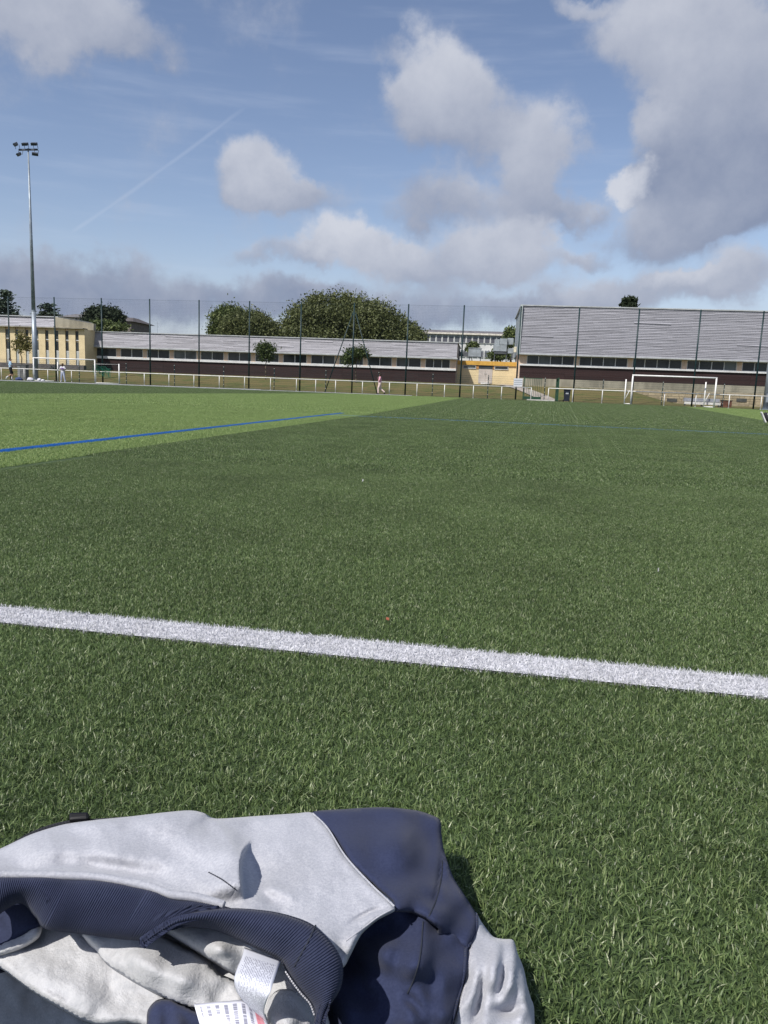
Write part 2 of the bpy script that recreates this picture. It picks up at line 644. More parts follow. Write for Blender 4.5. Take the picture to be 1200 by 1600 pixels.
A_ = .24
for sd in range(2):
    spots = []
    rows = [LINE0 - A_ * (i + .5) for i in range(6)] + [LINE1 + A_ * (i + .5) for i in range(13)]
    for i, c in enumerate(rows):
        wd = width_at(c)
        k0, k1 = int(-wd / A_) - 1, int((wd + .17 * c) / A_) + 1
        for k in range(k0, k1):
            s = A_ * (k + .5)
            if s - A_ / 2 < S_L0 - .05:
                continue
            if (i + k + (i * k) // 3) % 2 == sd:
                spots.append((s, c, q4(), 1, 1))
    turf('turf_blades', blade_patch(7600, A_ * 1.04, .0096, .00130, .95, 11 + sd, 3), spots, M_GB, 'short dark green artificial turf fibres around the white line', 'turf')
turf('line_blades', blade_patch(2100, .100, .0125, .0015, .9, 21, 3), [(.0965 * k, (LINE0 + LINE1) / 2, q4(), 1, 1) for k in range(-20, 21)], M_WB, 'white turf fibres of the near touchline', 'turf line')
C1 = LINE1 + A_ * 13
B_ = .5
dk, lt, bl = [], [], []


def fill(out, s0, s1, c, size):
    n = max(1, round((s1 - s0) / size))
    k = (s1 - s0) / n
    for i in range(n):
        out.append((s0 + k * (i + .5), c, rr.randrange(2) * math.pi, k / size, 1))


for i in range(-5, 20):
    c = C1 + B_ * (i + .5)
    wd = width_at(c)
    sh = -.0085 * (c - 2)
    if i >= 0:
        fill(dk, S_L0 + sh, min(wd + .2 * c, sR(c)), c, B_)
    fill(lt, BLUE_S1 + sh, S_L0 + sh, c, B_)
    bl.append(((BLUE_S0 + BLUE_S1) / 2 + sh, c, 0, .17, 1))
    fill(lt, -max(wd, 5.5), BLUE_S0 + sh, c, B_)
turf('turf_blades', blade_patch(7500, B_ * 1.02, .0130, .0027, .9, 31, 2), dk, M_GB, 'dark green artificial turf fibres across the middle strip', 'turf')
turf('turf_blades', blade_patch(7500, B_ * 1.02, .0130, .0027, .9, 32, 2), lt, M_LB, 'light green artificial turf fibres beside the blue line', 'turf')
turf('line_blades', blade_patch(6000, B_, .0165, .0034, .8, 33, 2), bl, M_BB, 'blue turf fibres of the line running away', 'turf line')
turf('line_blades', blade_patch(520, B_, .0135, .0030, .9, 35, 2), [(BLUE_S0 - .1 + B_ * (k + .5), BLUE_C + .06, rr.randrange(2) * math.pi, 1, .2) for k in range(40)], M_BB, 'sparse worn blue fibres of the line crossing the dark strip', 'turf line')
C2 = C1 + 20 * B_
D_ = 1.0
dk2, lt2, wl2 = [], [], []
for i in range(int((RAIL - .6 - C2) / D_)):
    c = C2 + D_ * (i + .5)
    wd = width_at(c)
    l0, l1, r0, r1 = sL(c), S_L1 - .02 * c, sR(c), 17.5
    lo, hi = -wd - 6, wd + .2 * c
    if lo < l1:
        fill(dk2, lo, l1, c, D_)
    fill(lt2, max(lo, l1), l0, c, D_)
    fill(dk2, l0, min(hi, r0), c, D_)
    if hi > r0 and r0 < r1:
        fill(lt2, r0, min(hi, r1), c, D_)
    if hi > r1:
        fill(dk2, max(r0, r1), hi, c, D_)
for (a, b) in FAR_LINES:
    L = math.hypot(b[0] - a[0], b[1] - a[1])
    for k in range(int(L / D_)):
        u = (k + .5) * D_ / L
        wl2.append((a[0] + (b[0] - a[0]) * u, a[1] + (b[1] - a[1]) * u, math.atan2(b[1] - a[1], b[0] - a[0]), 1, .17))
turf('line_blades', blade_patch(2600, D_, .050, .014, .4, 43, 2), wl2, M_WB, 'white turf fibres of the two far lines before the rail', 'turf line')
turf('turf_blades', blade_patch(2600, D_ * 1.02, .018, .009, .8, 41, 2), dk2, M_GB, 'dark green turf fibres far across the field', 'turf')
turf('turf_blades', blade_patch(2600, D_ * 1.02, .018, .009, .8, 42, 2), lt2, M_LB, 'light green turf fibres far across the field', 'turf')

# ------------------------------------------------------------------ bank of grass behind the fence
S_DIP0, S_DIP1 = 9.5, 16.0


def bank_z(s, c):
    u = min(1, max(0, (c - 69.5) / 13.5))
    u = u * u * (3 - 2 * u)
    d = min(1, max(0, (s - S_DIP0) / (S_DIP1 - S_DIP0)))
    d = d * d * (3 - 2 * d)
    return 1.35 * u * (1 - .93 * d)


def grid_sheet(name, s0, s1, c0, c1, ns, nc, zf, m):
    vs = [tuple(PF.world(s0 + (s1 - s0) * i / ns, c0 + (c1 - c0) * j / nc, zf(s0 + (s1 - s0) * i / ns, c0 + (c1 - c0) * j / nc))) for j in range(nc + 1) for i in range(ns + 1)]
    fs = [(j * (ns + 1) + i, j * (ns + 1) + i + 1, (j + 1) * (ns + 1) + i + 1, (j + 1) * (ns + 1) + i) for j in range(nc) for i in range(ns)]
    me = bpy.data.meshes.new(name)
    me.from_pydata(vs, [], fs)
    for p in me.polygons:
        p.use_smooth = True
    me.materials.append(m)
    o = bpy.data.objects.new(name, me)
    COL.objects.link(o)
    o['kind'] = 'structure'
    return o


M_BANK = mat('dry_lawn', (0.085, 0.098, 0.026), .95, .2, .55, .6, 30, col2=(0.135, 0.112, 0.042), lo=.42, hi=.66)
grid_sheet('grass_bank', -90, 70, RAIL + .95, 140, 160, 60, lambda s, c: bank_z(s, c) + .012 + (0.05 * mnoise.noise((s * .4, c * .4, 0)) if c > 71 else 0), M_BANK)
sheet('kerb_strip', pfq(-75, 60, RAIL - .18, RAIL + .95), 0.006, mat('edge_gravel', (0.10, 0.10, 0.09), .95, .3, 8))

# ------------------------------------------------------------------ white spectator rail
M_WP = mat('white_paint', (0.72, 0.71, 0.68), .45, .06, 2)


def handrail(name, xs, ybase, label):
    pos = []
    for px in xs:
        s, _ = PF.at(px, ybase(px), RAIL)
        pos.append(s)
    o, off = PF.thing(name, label, 'railing', pos[len(pos) // 2], RAIL, 0)
    for s in pos:
        MB(off).tube((s, RAIL, 0), (s, RAIL, 1.07), .032, seg=10).build('post', M_WP, o, True)
        MB(off).tube((s, RAIL, 0), (s, RAIL, .02), .07, seg=10).build('foot_plate', M_WP, o)
    MB(off).tube((pos[0] - .03, RAIL, 1.09), (pos[-1] + .03, RAIL, 1.09), .036, seg=10).build('rail', M_WP, o, True)
    return o


yb = lambda px: 593 + (px - 40) * .0415
handrail('spectator_rail', [-112, -73, -35, 2.4, 38, 75, 112, 150, 187, 225.6, 264, 303, 342.6, 382, 422.6, 463, 493, 524, 566, 608, 651, 694, 739, 783, 829], yb, 'long white tubular rail along the pitch, left of the gate opening')
handrail('spectator_rail', [856, 894, 940, 986, 1037, 1086, 1138, 1188, 1240, 1292], yb, 'white tubular rail beside the wheeled bin and the right goal')
s0, _ = PF.at(823, 625, RAIL)
s1, _ = PF.at(866, 627, RAIL)
o = MB((0, 0, 0)).box(s0, s1, RAIL - .75, RAIL + .95, 0.0, .10).build('threshold_slab', mat('concrete_light', (.42, .41, .38), .9, .1, 2))
o.rotation_euler = (0, 0, -PF.a)
bevel(o, .015)
put_props(o, 'pale concrete slab in the gap of the white rail', 'slab')

# ------------------------------------------------------------------ tall ball-stop fence
M_GP = mat('fence_green', (0.006, 0.030, 0.034), .45, .15, 2, spec=.4)
M_NET = mat('net_cord', (0.03, 0.045, 0.05), .8, .1, 2)
M_DOT = mat('clip_pale', (.45, .45, .42), .5, .1, 3)
tops = [16, 88, 162, 237, 313, 391, 470, 553, 635, 722, 810, 901, 996, 1093, 1193]
fs0, _ = PF.at(88, 591, FENCE)
fs1, _ = PF.at(1080, 639, FENCE)
STEP = (fs1 - fs0) / 12
posts = [fs0 + STEP * k for k in range(-4, 17)]
FH = 7.95
fence, off = PF.thing('ball_stop_fence', 'tall dark green fence with fine netting between slim posts', 'fence', posts[10], FENCE, 0)
GATE = None
for k, s in enumerate(posts):
    zf = bank_z(s, FENCE)
    MB(off).tube((s, FENCE, zf - .05), (s, FENCE, FH), .07, .06, 10).build('post', M_GP, fence, True)
    MB(off).tube((s, FENCE, FH), (s, FENCE, FH + .04), .066, .05, 10).build('post_cap', M_GP, fence)
    if k < len(posts) - 1:
        sm = s + STEP / 2
        p = MB(off).tube((sm, FENCE, zf - .05), (sm, FENCE, 2.05), .036, seg=8).build('short_post', M_GP, fence)
        for z in (.35, .75, 1.15, 1.55, 1.95):
            MB(off).box(sm - .03, sm + .03, FENCE - .055, FENCE - .04, z - .025, z + .025).build('panel_clip', M_DOT, p)
pan = None
for k in range(len(posts) - 1):
    a, b = posts[k] + .06, posts[k + 1] - .06
    pxs = 803 < 0
    if k == 13:
        continue
    if pan is None:
        q = MB((a, FENCE, 0))
        n = int((b - a) / .06)
        for i in range(n):
            x = a + (b - a) * (i + .5) / n
            q.box(x - .0025, x + .0025, FENCE - .0025, FENCE + .0025, .05, 2.0)
        for i in range(11):
            z = .06 + i * .19
            q.box(a, b, FENCE - .008, FENCE - .003, z - .005, z + .005)
        pan = q.build('mesh_panel', M_GP, fence)
        pan.location = (a - off[0], 0, 0)
    else:
        c = pan.copy()
        COL.objects.link(c)
        c.parent = fence
        c.location = (a - off[0], 0, 0)
q = MB(off)
a, b = posts[0], posts[-1]
z = 2.1
while z < FH - .1:
    q.box(a, b, FENCE - .074, FENCE - .070, z - .0016, z + .0016)
    z += .13
n = int((b - a) / .13)
for i in range(n):
    x = a + (b - a) * i / n
    q.box(x - .0016, x + .0016, FENCE - .069, FENCE - .066, 2.0, FH - .06)
q.box(a, b, FENCE - .076, FENCE - .066, FH - .062, FH - .052)
q.build('net', M_NET, fence)
# two raking struts and a tie on one post
kp = min(range(len(posts)), key=lambda i: abs(posts[i] - PF.at(549, 613, FENCE)[0]))
sp = posts[kp]
for sg, wd in ((-1, 2.55), (1, 2.35)):
    MB(off).tube((sp + sg * wd, FENCE + .12, 0), (sp + sg * .1, FENCE + .12, 7.2), .045, seg=8).build('strut', M_GP, fence, True)
MB(off).tube((sp - 1.25, FENCE + .1, 3.85), (sp, FENCE + .1, 3.35), .025, seg=6).build('tie_bar', M_GP, fence)

# gate in the fence
gs0, _ = PF.at(817, 626, FENCE)
gs1, _ = PF.at(871, 628, FENCE)
gate, off = PF.thing('bar_gate', 'dark green double gate of upright bars, one leaf swung open', 'gate', gs0, FENCE + .25, 0)
M_GG = mat('gate_green', (0.018, 0.06, 0.035), .5, .1, 2)
for s in (gs0, gs1):
    MB(off).box(s - .05, s + .05, FENCE + .2, FENCE + .3, 0, 2.05).build('gate_post', M_GG, gate)
lx1, _ = PF.at(845, 626, FENCE)
for z0, z1 in ((.08, .32), (1.88, 1.94)):
    MB(off).box(gs0 + .06, lx1, FENCE + .23, FENCE + .27, z0, z1).build('gate_rail', M_GG, gate)
nb = 10
for i in range(nb):
    s = gs0 + .1 + (lx1 - gs0 - .14) * i / (nb - 1)
    MB(off).box(s - .016, s + .016, FENCE + .234, FENCE + .266, .322, 1.878).build('bar', M_GG, gate)
lf = Frame(PF.a)
for i in range(9):
    y = FENCE + .36 + i * .12
    x = gs1 - .06 - i * .012
    MB(off).box(x - .02, x + .02, y, y + .05, .12, 1.92).build('bar', M_GG, gate)
MB(off).box(gs1 - .2, gs1 - .06, FENCE + .305, FENCE + 1.45, .05, .115).build('gate_rail', M_GG, gate)
MB(off).box(gs1 - .2, gs1 - .06, FENCE + .305, FENCE + 1.45, 1.925, 1.98).build('gate_rail', M_GG, gate)
# notice board on the fence
ns0, nz1 = PF.at(803, 591, FENCE - .1)
ns1, nz0 = PF.at(816, 604, FENCE - .1)
nb_, off = PF.thing('notice_board', 'small white ruled notice board wired to the fence by the gate', 'sign', ns0, FENCE - .1, nz0)
MB(off).box(ns0, ns1, FENCE - .12, FENCE - .1, nz0, nz1).build('board', mat('sign_white', (.58, .60, .63), .5, .05, 3), nb_)
for i in range(1, 4):
    z = nz0 + (nz1 - nz0) * i / 4
    MB(off).box(ns0 + .02, ns1 - .02, FENCE - .126, FENCE - .1205, z - .02, z + .02).build('ruled_line', mat('sign_grey', (.22, .25, .28), .6, .05, 3), nb_)

# wheeled bin
bs, _ = PF.at(885, 627, RAIL + .55)
bin_, off = PF.thing('wheeled_bin', 'dark navy wheeled bin with a white sticker behind the rail', 'bin', bs, RAIL + .55, 0)
M_BIN = mat('bin_plastic', (0.018, 0.022, 0.035), .5, .15, 4)
bb = MB(off)
bw, bh, by = .27, .98, RAIL + .55
vs = [(bs - bw * .8, by - .26, .06), (bs + bw * .8, by - .26, .06), (bs + bw * .8, by + .24, .06), (bs - bw * .8, by + .24, .06),
      (bs - bw, by - .32, bh), (bs + bw, by - .32, bh), (bs + bw, by + .32, bh), (bs - bw, by + .32, bh)]
bb.add(vs, [(3, 2, 1, 0), (4, 5, 6, 7), (0, 1, 5, 4), (1, 2, 6, 5), (2, 3, 7, 6), (3, 0, 4, 7)])
bevel(bb.build('bin_body', M_BIN, bin_), .02)
bevel(MB(off).box(bs - bw - .03, bs + bw + .03, by - .36, by + .34, bh + .002, bh + .07).build('lid', M_BIN, bin_), .02)
for sg in (-1, 1):
    MB(off).tube((bs + sg * .2, by + .27, .1), (bs + sg * .27, by + .27, .1), .1, seg=14).build('wheel', mat('rubber', (.02, .02, .02), .8), bin_)
MB(off).add([(bs - .12, by - .318, .66), (bs + .12, by - .318, .66), (bs + .12, by - .326, .80), (bs - .12, by - .326, .80)], [(0, 1, 2, 3)]).build('sticker', M_WL, bin_)


# ------------------------------------------------------------------ goals
M_GOAL = mat('goal_white', (0.78, 0.77, 0.75), .4, .04, 2)


def bar(o, off, name, a, b, r, m=M_GOAL):
    return MB(off).tube(a, b, r, seg=12).build(name, m, o, True)


GC = RAIL - 1.0
sa, _ = PF.at(985, 633, GC)
sb, _ = PF.at(1115, 637, GC)
GHT = 2.36
goal, off = PF.thing('football_goal', 'white football goal without a net in front of the grey clad hall', 'goal', sa, GC, 0)
for s in (sa, sb):
    bar(goal, off, 'goal_post', (s, GC, 0), (s, GC, GHT), .06)
bar(goal, off, 'crossbar', (sa - .06, GC, GHT + .02), (sb + .06, GC, GHT + .02), .06)
for s, dx in ((sa, -.42), (sb, -.62)):
    bar(goal, off, 'back_post', (s + dx, GC + .7, 0), (s + dx, GC + .7, 2.05), .05)
    bar(goal, off, 'ground_bar', (s, GC, .05), (s + dx, GC + .7, .05), .04)
    bar(goal, off, 'net_arm', (s + dx, GC + .7, .35), (s + dx + .35, GC + .7, 1.15), .022)
GC = RAIL - 1.4
sa, za = PF.at(52, 557, GC)
sb, zb = PF.at(148, 561, GC)
goal, off = PF.thing('football_goal', 'white football goal with green net gathered at its post by the standing child', 'goal', sa, GC, 0)
for s in (sa, sb):
    bar(goal, off, 'goal_post', (s, GC, 0), (s, GC, 2.1), .055)
bar(goal, off, 'crossbar', (sa - .055, GC, 2.12), (sb + .055, GC, 2.12), .055)
for s in (sa, sb):
    bar(goal, off, 'back_post', (s + 1.95, GC + .8, 0), (s + 1.95, GC + .8, 1.85), .05)
    bar(goal, off, 'ground_bar', (s, GC, .05), (s + 1.95, GC + .8, .05), .035)
bar(goal, off, 'stay', (sb, GC, 1.75), (sb + 1.95, GC + .8, 1.8), .012)
q = MB(off)
rg = random.Random(5)
for i in range(26):
    u = i / 25
    x0 = sb - .45 + 1.75 * u
    zt = 1.75 - .55 * u + .08 * math.sin(i * 1.7)
    q.tube((x0, GC + .45 + .12 * math.sin(i * 2.1), zt), (x0 + .15 * math.sin(i), GC + .45, .95 - .3 * u + .1 * math.sin(i * 1.3)), .012, seg=4)
for j in range(12):
    z = .8 + j * .08
    q.path([(sb - .45 + 1.75 * u / 12, GC + .45 + .1 * math.sin(u * 1.9 + j), z - .28 * u / 12 + .06 * math.sin(u * 1.2 + j)) for u in range(13)], .012, 4)
for i in range(34):
    x = sa + .1 + (sb - sa - .2) * i / 33
    q.tube((x, GC + .06, 2.06), (x + .2, GC + .75, .9 + .25 * math.sin(i * .8)), .0035, seg=3)
q.build('net', mat('net_green', (.02, .16, .10), .8), goal)


# ------------------------------------------------------------------ floodlight masts
M_MAST = mat('galvanised', (.30, .34, .38), .45, .1, 1.5, metal=.35)
M_LAMP = mat('lamp_housing', (.06, .07, .09), .5, .1, 3)


def mast(px, py, c, hgt, label, lean=0.0):
    s, _ = PF.at(px, py, c)
    o, off = PF.thing('floodlight_mast', label, 'floodlight', s, c, 0)
    MB(off).tube((s, c, 0), (s, c, hgt * .31), .26, .20, 16).build('lower_pole', M_MAST, o, True)
    MB(off).tube((s, c, hgt * .31), (s, c, hgt), .19, .06, 16).build('upper_pole', M_MAST, o, True)
    MB(off).tube((s, c, hgt * .308), (s, c, hgt * .313), .215, seg=16).build('collar', M_MAST, o)
    MB(off).box(s - .38, s + .38, c - .38, c + .38, 0, .06).build('base_plate', M_MAST, o)
    MB(off).box(s - .12, s + .12, c - .275, c - .22, .6, 1.3).build('hatch', M_MAST, o)
    zb = hgt - .12
    MB(off).box(s - .95, s + .95, c - .07, c + .07, zb - .07, zb + .07).build('cross_arm', M_LAMP, o)
    for (x, z, tilt, yw) in ((-1.05, .42, .55, -.9), (-.12, .42, .5, 0), (.8, .42, .5, .1), (-.75, -.45, .55, -.8), (.85, -.45, .55, .6)):
        fl = bpy.data.objects.new('floodlight', None)
        hm = MB().box(-.33, .33, -.22, .16, -.14, .14)
        hm.add([(-.33, -.221, -.14), (.33, -.221, -.14), (.25, -.30, .17), (-.25, -.30, .17), (-.33, -.221, .14), (.33, -.221, .14)], [(0, 1, 2, 3), (3, 2, 5, 4)])
        h = hm.build('floodlight', M_LAMP, o)
        bevel(h, .03)
        h.location = (x, -.25, zb - 0 + z)
        h.rotation_euler = (tilt, 0, yw)
        h.scale = (.82, .82, .82)
        bk = MB()
        sg = 1 if z < 0 else -1
        for e in (-.3, .3):
            bk.tube((x + e * .7, -.12, zb + z), (x + e * .7, 0, zb + sg * -.06), .022, seg=6)
        bk.build('bracket', M_LAMP, o)
        bpy.data.objects.remove(fl)
    return o


mast(56, 592, 68.4, 21.2, 'tall grey floodlight mast rising behind the left goal')
mast(1196, 641, 67.9 + .9, 21.2, 'grey floodlight mast standing beyond the end of the right goal')


# ------------------------------------------------------------------ buildings
M_BOARD = piece_mat('weathered_slats', (0.285, 0.285, 0.315), .75, .10, 1.6, (.35, .35, 7), .25, .55)
M_BOARD2 = piece_mat('pale_slats', (0.34, 0.335, 0.36), .75, .14, 1.6, (.35, .35, 7), .25, .5)
M_BROWN = piece_mat('brown_cladding', (0.036, 0.020, 0.020), .7, .12, 2.0, (1, 1, 4), .2, .25)
M_PEACH = mat('peach_render', (0.70, 0.53, 0.40), .9, .06, 2)
M_YEL = mat('yellow_render', (0.70, 0.58, 0.36), .9, .05, 1.2, col2=(.63, .52, .32))
M_FRAME = mat('window_white', (0.62, 0.63, 0.63), .5, .05, 2)
M_GLASS = glass_mat('dark_pane')
M_CONC = mat('concrete', (0.30, 0.28, 0.22), .95, .15, .8, .3, 20, stretch=(1, 1, .3))
M_EAVE = mat('eave_metal', (0.42, 0.44, 0.45), .55, .08, 1.5)
M_CORE = mat('wall_core', (0.30, 0.28, 0.25), .9, .1, 1)
BF = Frame(R(7.0))


def slat_wall(o, off, x0, x1, y0, z0, y1, z1, rows, nlen, seed, m=None, loose=()):
    """overlapping weathered slats from the foot (y0,z0) to the head (y1,z1)"""
    rg = random.Random(seed)
    for r in range(rows):
        xs = [x0]
        L = (x1 - x0) / nlen
        sh = rg.uniform(-.45, .45) * L
        cuts = [x0 + L * k + sh for k in range(0, nlen + 2)]
        cuts = [x0] + [c for c in cuts if x0 + .4 < c < x1 - .4] + [x1]
        for a, b in zip(cuts[:-1], cuts[1:]):
            t0, t1 = r / rows, (r + 1.12) / rows
            sag0, sag1 = rg.gauss(0, .012), rg.gauss(0, .012)
            yo = rg.uniform(0, .02)
            ya, za = y0 + (y1 - y0) * t0, z0 + (z1 - z0) * t0
            yb_, zb_ = y0 + (y1 - y0) * t1, z0 + (z1 - z0) * t1
            lip = .05 + yo
            if (r, len([c for c in cuts if c < a])) in loose:
                sag0 -= .01
                sag1 -= .05
                lip += .05
            vs = [(a, ya - lip, za + sag0), (b, ya - lip, za + sag1), (b, yb_ - .008, zb_), (a, yb_ - .008, zb_),
                  (a, ya - lip + .03, za + sag0), (b, ya - lip + .03, za + sag1), (b, yb_ + .01, zb_), (a, yb_ + .01, zb_)]
            MB(off).add(vs, [(0, 1, 2, 3), (7, 6, 5, 4), (0, 4, 5, 1), (1, 5, 6, 2), (2, 6, 7, 3), (3, 7, 4, 0)]).build('slat', m or M_BOARD, o)


def window_band(o, off, x0, x1, y, z0, z1, panes, deep=.12):
    """white frame with dark panes"""
    f = MB(off)
    t = .055
    f.box(x0, x1, y - .03, y + deep, z0, z0 + t).box(x0, x1, y - .03, y + deep, z1 - t, z1)
    f.box(x0, x0 + t, y - .03, y + deep, z0 + t, z1 - t).box(x1 - t, x1, y - .03, y + deep, z0 + t, z1 - t)
    wpn = (x1 - x0) / panes
    for i in range(1, panes):
        xm = x0 + wpn * i
        f.box(xm - .04, xm + .04, y - .025, y + deep, z0 + t, z1 - t)
    fo = f.build('window', M_FRAME, o)
    for i in range(panes):
        a = x0 + wpn * i + (t if i == 0 else .04)
        b = x0 + wpn * (i + 1) - (t if i == panes - 1 else .04)
        MB(off).box(a, b, y + .05, y + .07, z0 + t, z1 - t).build('pane', M_GLASS, fo)
    return fo


def clad(o, off, x0, x1, y, z0, z1, rows, nlen, m, seed, name='board'):
    rg = random.Random(seed)
    hgt = (z1 - z0) / rows
    for r in range(rows):
        for k in range(nlen):
            a = x0 + (x1 - x0) * k / nlen + .006
            b = x0 + (x1 - x0) * (k + 1) / nlen - .006
            yo = rg.uniform(0, .012)
            MB(off).box(a, b, y - .04 - yo, y + .01, z0 + hgt * r + .012, z0 + hgt * (r + 1)).build(name, m, o)


# long low building
BY = 87.0
gx = lambda px, py: BF.at(px, py, BY)
X0, ZE = gx(146, 546)
X1, _ = gx(713, 566)
_, ZR = gx(400, 525.5)
_, Zeave = gx(400, 551)
_, Zw1 = gx(400, 553.5)
_, Zw0 = gx(400, 565.2)
_, Zs0 = gx(400, 568.4)
_, Zb0 = gx(400, 588.5)
low, off = BF.thing('workshop_building', 'long low building with grey slatted upper wall and window band over brown boards', 'building', X0, BY, Zb0)
MB(off).box(X0, X1, BY + .25, BY + 11, Zb0 - 1.2, Zeave + .2).build('wall', M_CORE, low)
MB(off).prism([(X0, Zeave + .21), (X1, Zeave + .21), (X1, ZR - .08), (X0, ZR - .08)], BY + .12, BY + 10.9).build('upper_wall', M_CORE, low)
MB(off).box(X0 - .1, X1 + .1, BY - .28, BY + .5, ZR - .075, ZR + .02).build('coping', M_EAVE, low)
MB(off).box(X0 - .1, X1 + .1, BY + .502, BY + 11.2, ZR - .075, ZR).build('roof', mat('flat_roof', (.25, .25, .26), .9), low)
MB(off).box(X0 - .12, X1 + .12, BY - .62, BY + .24, Zeave - .02, Zeave + .13).build('eave', M_EAVE, low)
slat_wall(low, off, X0 - .05, X1 + .05, BY - .50, Zeave + .14, BY - .12, ZR - .09, 12, 13, 1, M_BOARD2, ((5, 7), (10, 3), (10, 8), (11, 1), (8, 5)))
clad(low, off, X0, X1, BY + .2, Zb0 - .5, Zs0 - .01, 7, 10, M_BROWN, 2)
MB(off).box(X0, X1, BY + .0, BY + .26, Zs0, Zw0).build('sill', M_FRAME, low)
wx = [gx(147, 560)[0], gx(664, 580)[0]]
st = (wx[1] - wx[0]) / 12
for k in range(13):
    a = wx[0] + st * k
    b = a + st * .845
    window_band(low, off, a, b, BY + .1, Zw0 + .003, Zeave - .025, 2 if k not in (0, 12) else (1 if k == 0 else 3))
    b2 = a + st if k < 12 else X1
    MB(off).box(b + .003, b2 - .003, BY + .06, BY + .262, Zw0 + .003, Zeave - .025).build('pier', M_PEACH, low)
# antenna on its roof
ax_, _ = BF.at(246, 500, BY + 5)
an = MB().tube((0, 0, 0), (0, 0, 1.7), .018, seg=6).tube((-.25, 0, 1.45), (.25, 0, 1.45), .01, seg=4).tube((-.18, 0, 1.2), (.18, 0, 1.2), .01, seg=4).build('roof_aerial', M_MAST)
an.location = BF.world(ax_, BY + 5, ZR)
put_props(an, 'thin metal aerial standing on the long low roof', 'aerial')

# hall on the right
HY = 86.0
hx = lambda px, py: BF.at(px, py, HY)
HX0, HT = hx(815, 476)
HX1, _ = hx(1330, 560)
_, He = hx(1000, 559.8)
_, Hw1 = hx(1000, 561.5)
_, Hw0 = hx(1000, 574.6)
_, Hs0 = hx(1000, 577.2)
_, Hb0 = hx(1000, 597)
_, Hp0 = hx(1000, 608)
_, HT = hx(1000, 481)
hall, off = BF.thing('sports_hall', 'large hall with tall grey slatted upper wall above windows and brown boards', 'building', HX0, HY, 0)
MB(off).box(HX0 + .25, HX1, HY + .25, HY + 15, Hp0, He + .2).build('wall', M_CORE, hall)
MB(off).box(HX0 + .05, HX1, HY + .1, HY + 15.2, He + .21, HT - .12).build('side_wall', mat('side_metal', (.30, .335, .35), .6, .08, 1.2), hall)
MB(off).box(HX0 - .12, HX0 + .12, HY - .62, HY + .09, He + .0, HT - .02).build('corner_flashing', mat('flashing', (.40, .44, .44), .5, .06, 2), hall)
MB(off).box(HX0 - .12, HX1, HY - .36, HY + 15.3, HT - .115, HT).build('coping', M_EAVE, hall)
MB(off).box(HX0 + .125, HX1, HY - .66, HY + .24, He - .02, He + .12).build('eave', M_EAVE, hall)
slat_wall(hall, off, HX0 + .13, HX1, HY - .52, He + .125, HY - .22, HT - .12, 30, 9, 3, None, ((11, 0), (21, 4), (9, 6)))
clad(hall, off, HX0 + .25, HX1, HY + .2, Hb0, Hs0 - .01, 6, 7, M_BROWN, 4)
MB(off).box(HX0 + .2, HX1, HY - .02, HY + .26, Hs0, Hw0).build('sill', M_FRAME, hall)
MB(off).box(HX0 + .25, HX1, HY + .12, HY + .9, Hp0, Hb0 - .003).build('plinth', M_CONC, hall)
# masonry base, laid stone by stone
M_STONE = piece_mat('base_stone', (0.36, 0.30, 0.20), .95, .2, 4, (1, 1, 1), .2, .3)
MB(off).box(HX0 + .25, HX1, HY + .1, HY + .9, -.4, Hp0 - .003).build('base_core', mat('mortar', (.30, .27, .2), .95), hall)
rg = random.Random(9)
stones = 0
z = -.2
bx0 = hx(985, 620)[0]
while z < Hp0 - .12:
    hgt = rg.uniform(.22, .34)
    x = bx0 - rg.uniform(0, .4)
    while x < HX1 - .2 and x < bx0 + 19:
        ln = rg.uniform(.35, .8)
        bevel(MB(off).box(x, x + ln - .02, HY + .03 + rg.uniform(0, .03), HY + .12, z, min(z + hgt - .02, Hp0 - .01)).build('stone', M_STONE, hall), .01, 1)
        x += ln
    z += hgt
for pa in (1050, 1159):
    a = hx(pa - 8, 623)[0]
    b = hx(pa + 8, 623)[0]
    zz = hx(pa, 628)[1]
    g = MB(off).box(a, b, HY - .01, HY + .04, zz, zz + .36).build('vent_grille', mat('grille', (.08, .08, .075), .8), hall)
    for j in range(4):
        MB(off).box(a + .04, b - .04, HY - .03, HY - .012, zz + .05 + j * .08, zz + .08 + j * .08).build('louvre', mat('grille_slat', (.14, .14, .13), .7), g)
w0 = hx(823, 566)[0]
w1 = hx(904.5, 569)[0]
w2 = hx(1159, 580)[0]
st = (w2 - w0) / 4
for k in range(6):
    a = w0 + st * k
    if a > HX1 - 1:
        break
    b = min(a + st * .905, HX1)
    window_band(hall, off, a, b, HY + .1, Hw0 + .003, He - .025, 4)
    MB(off).box(b + .003, min(a + st - .003, HX1 + .3), HY + .05, HY + .262, Hw0 + .003, He - .025).build('pier', M_PEACH, hall)
MB(off).box(HX0 + .22, w0 - .003, HY + .05, HY + .262, Hw0 + .003, He - .025).build('pier', M_PEACH, hall)
MB(off).box(HX0 + .05, HX0 + .245, HY + .3, HY + 5.2, Hp0, He + .2).build('end_wall', M_PEACH, hall)

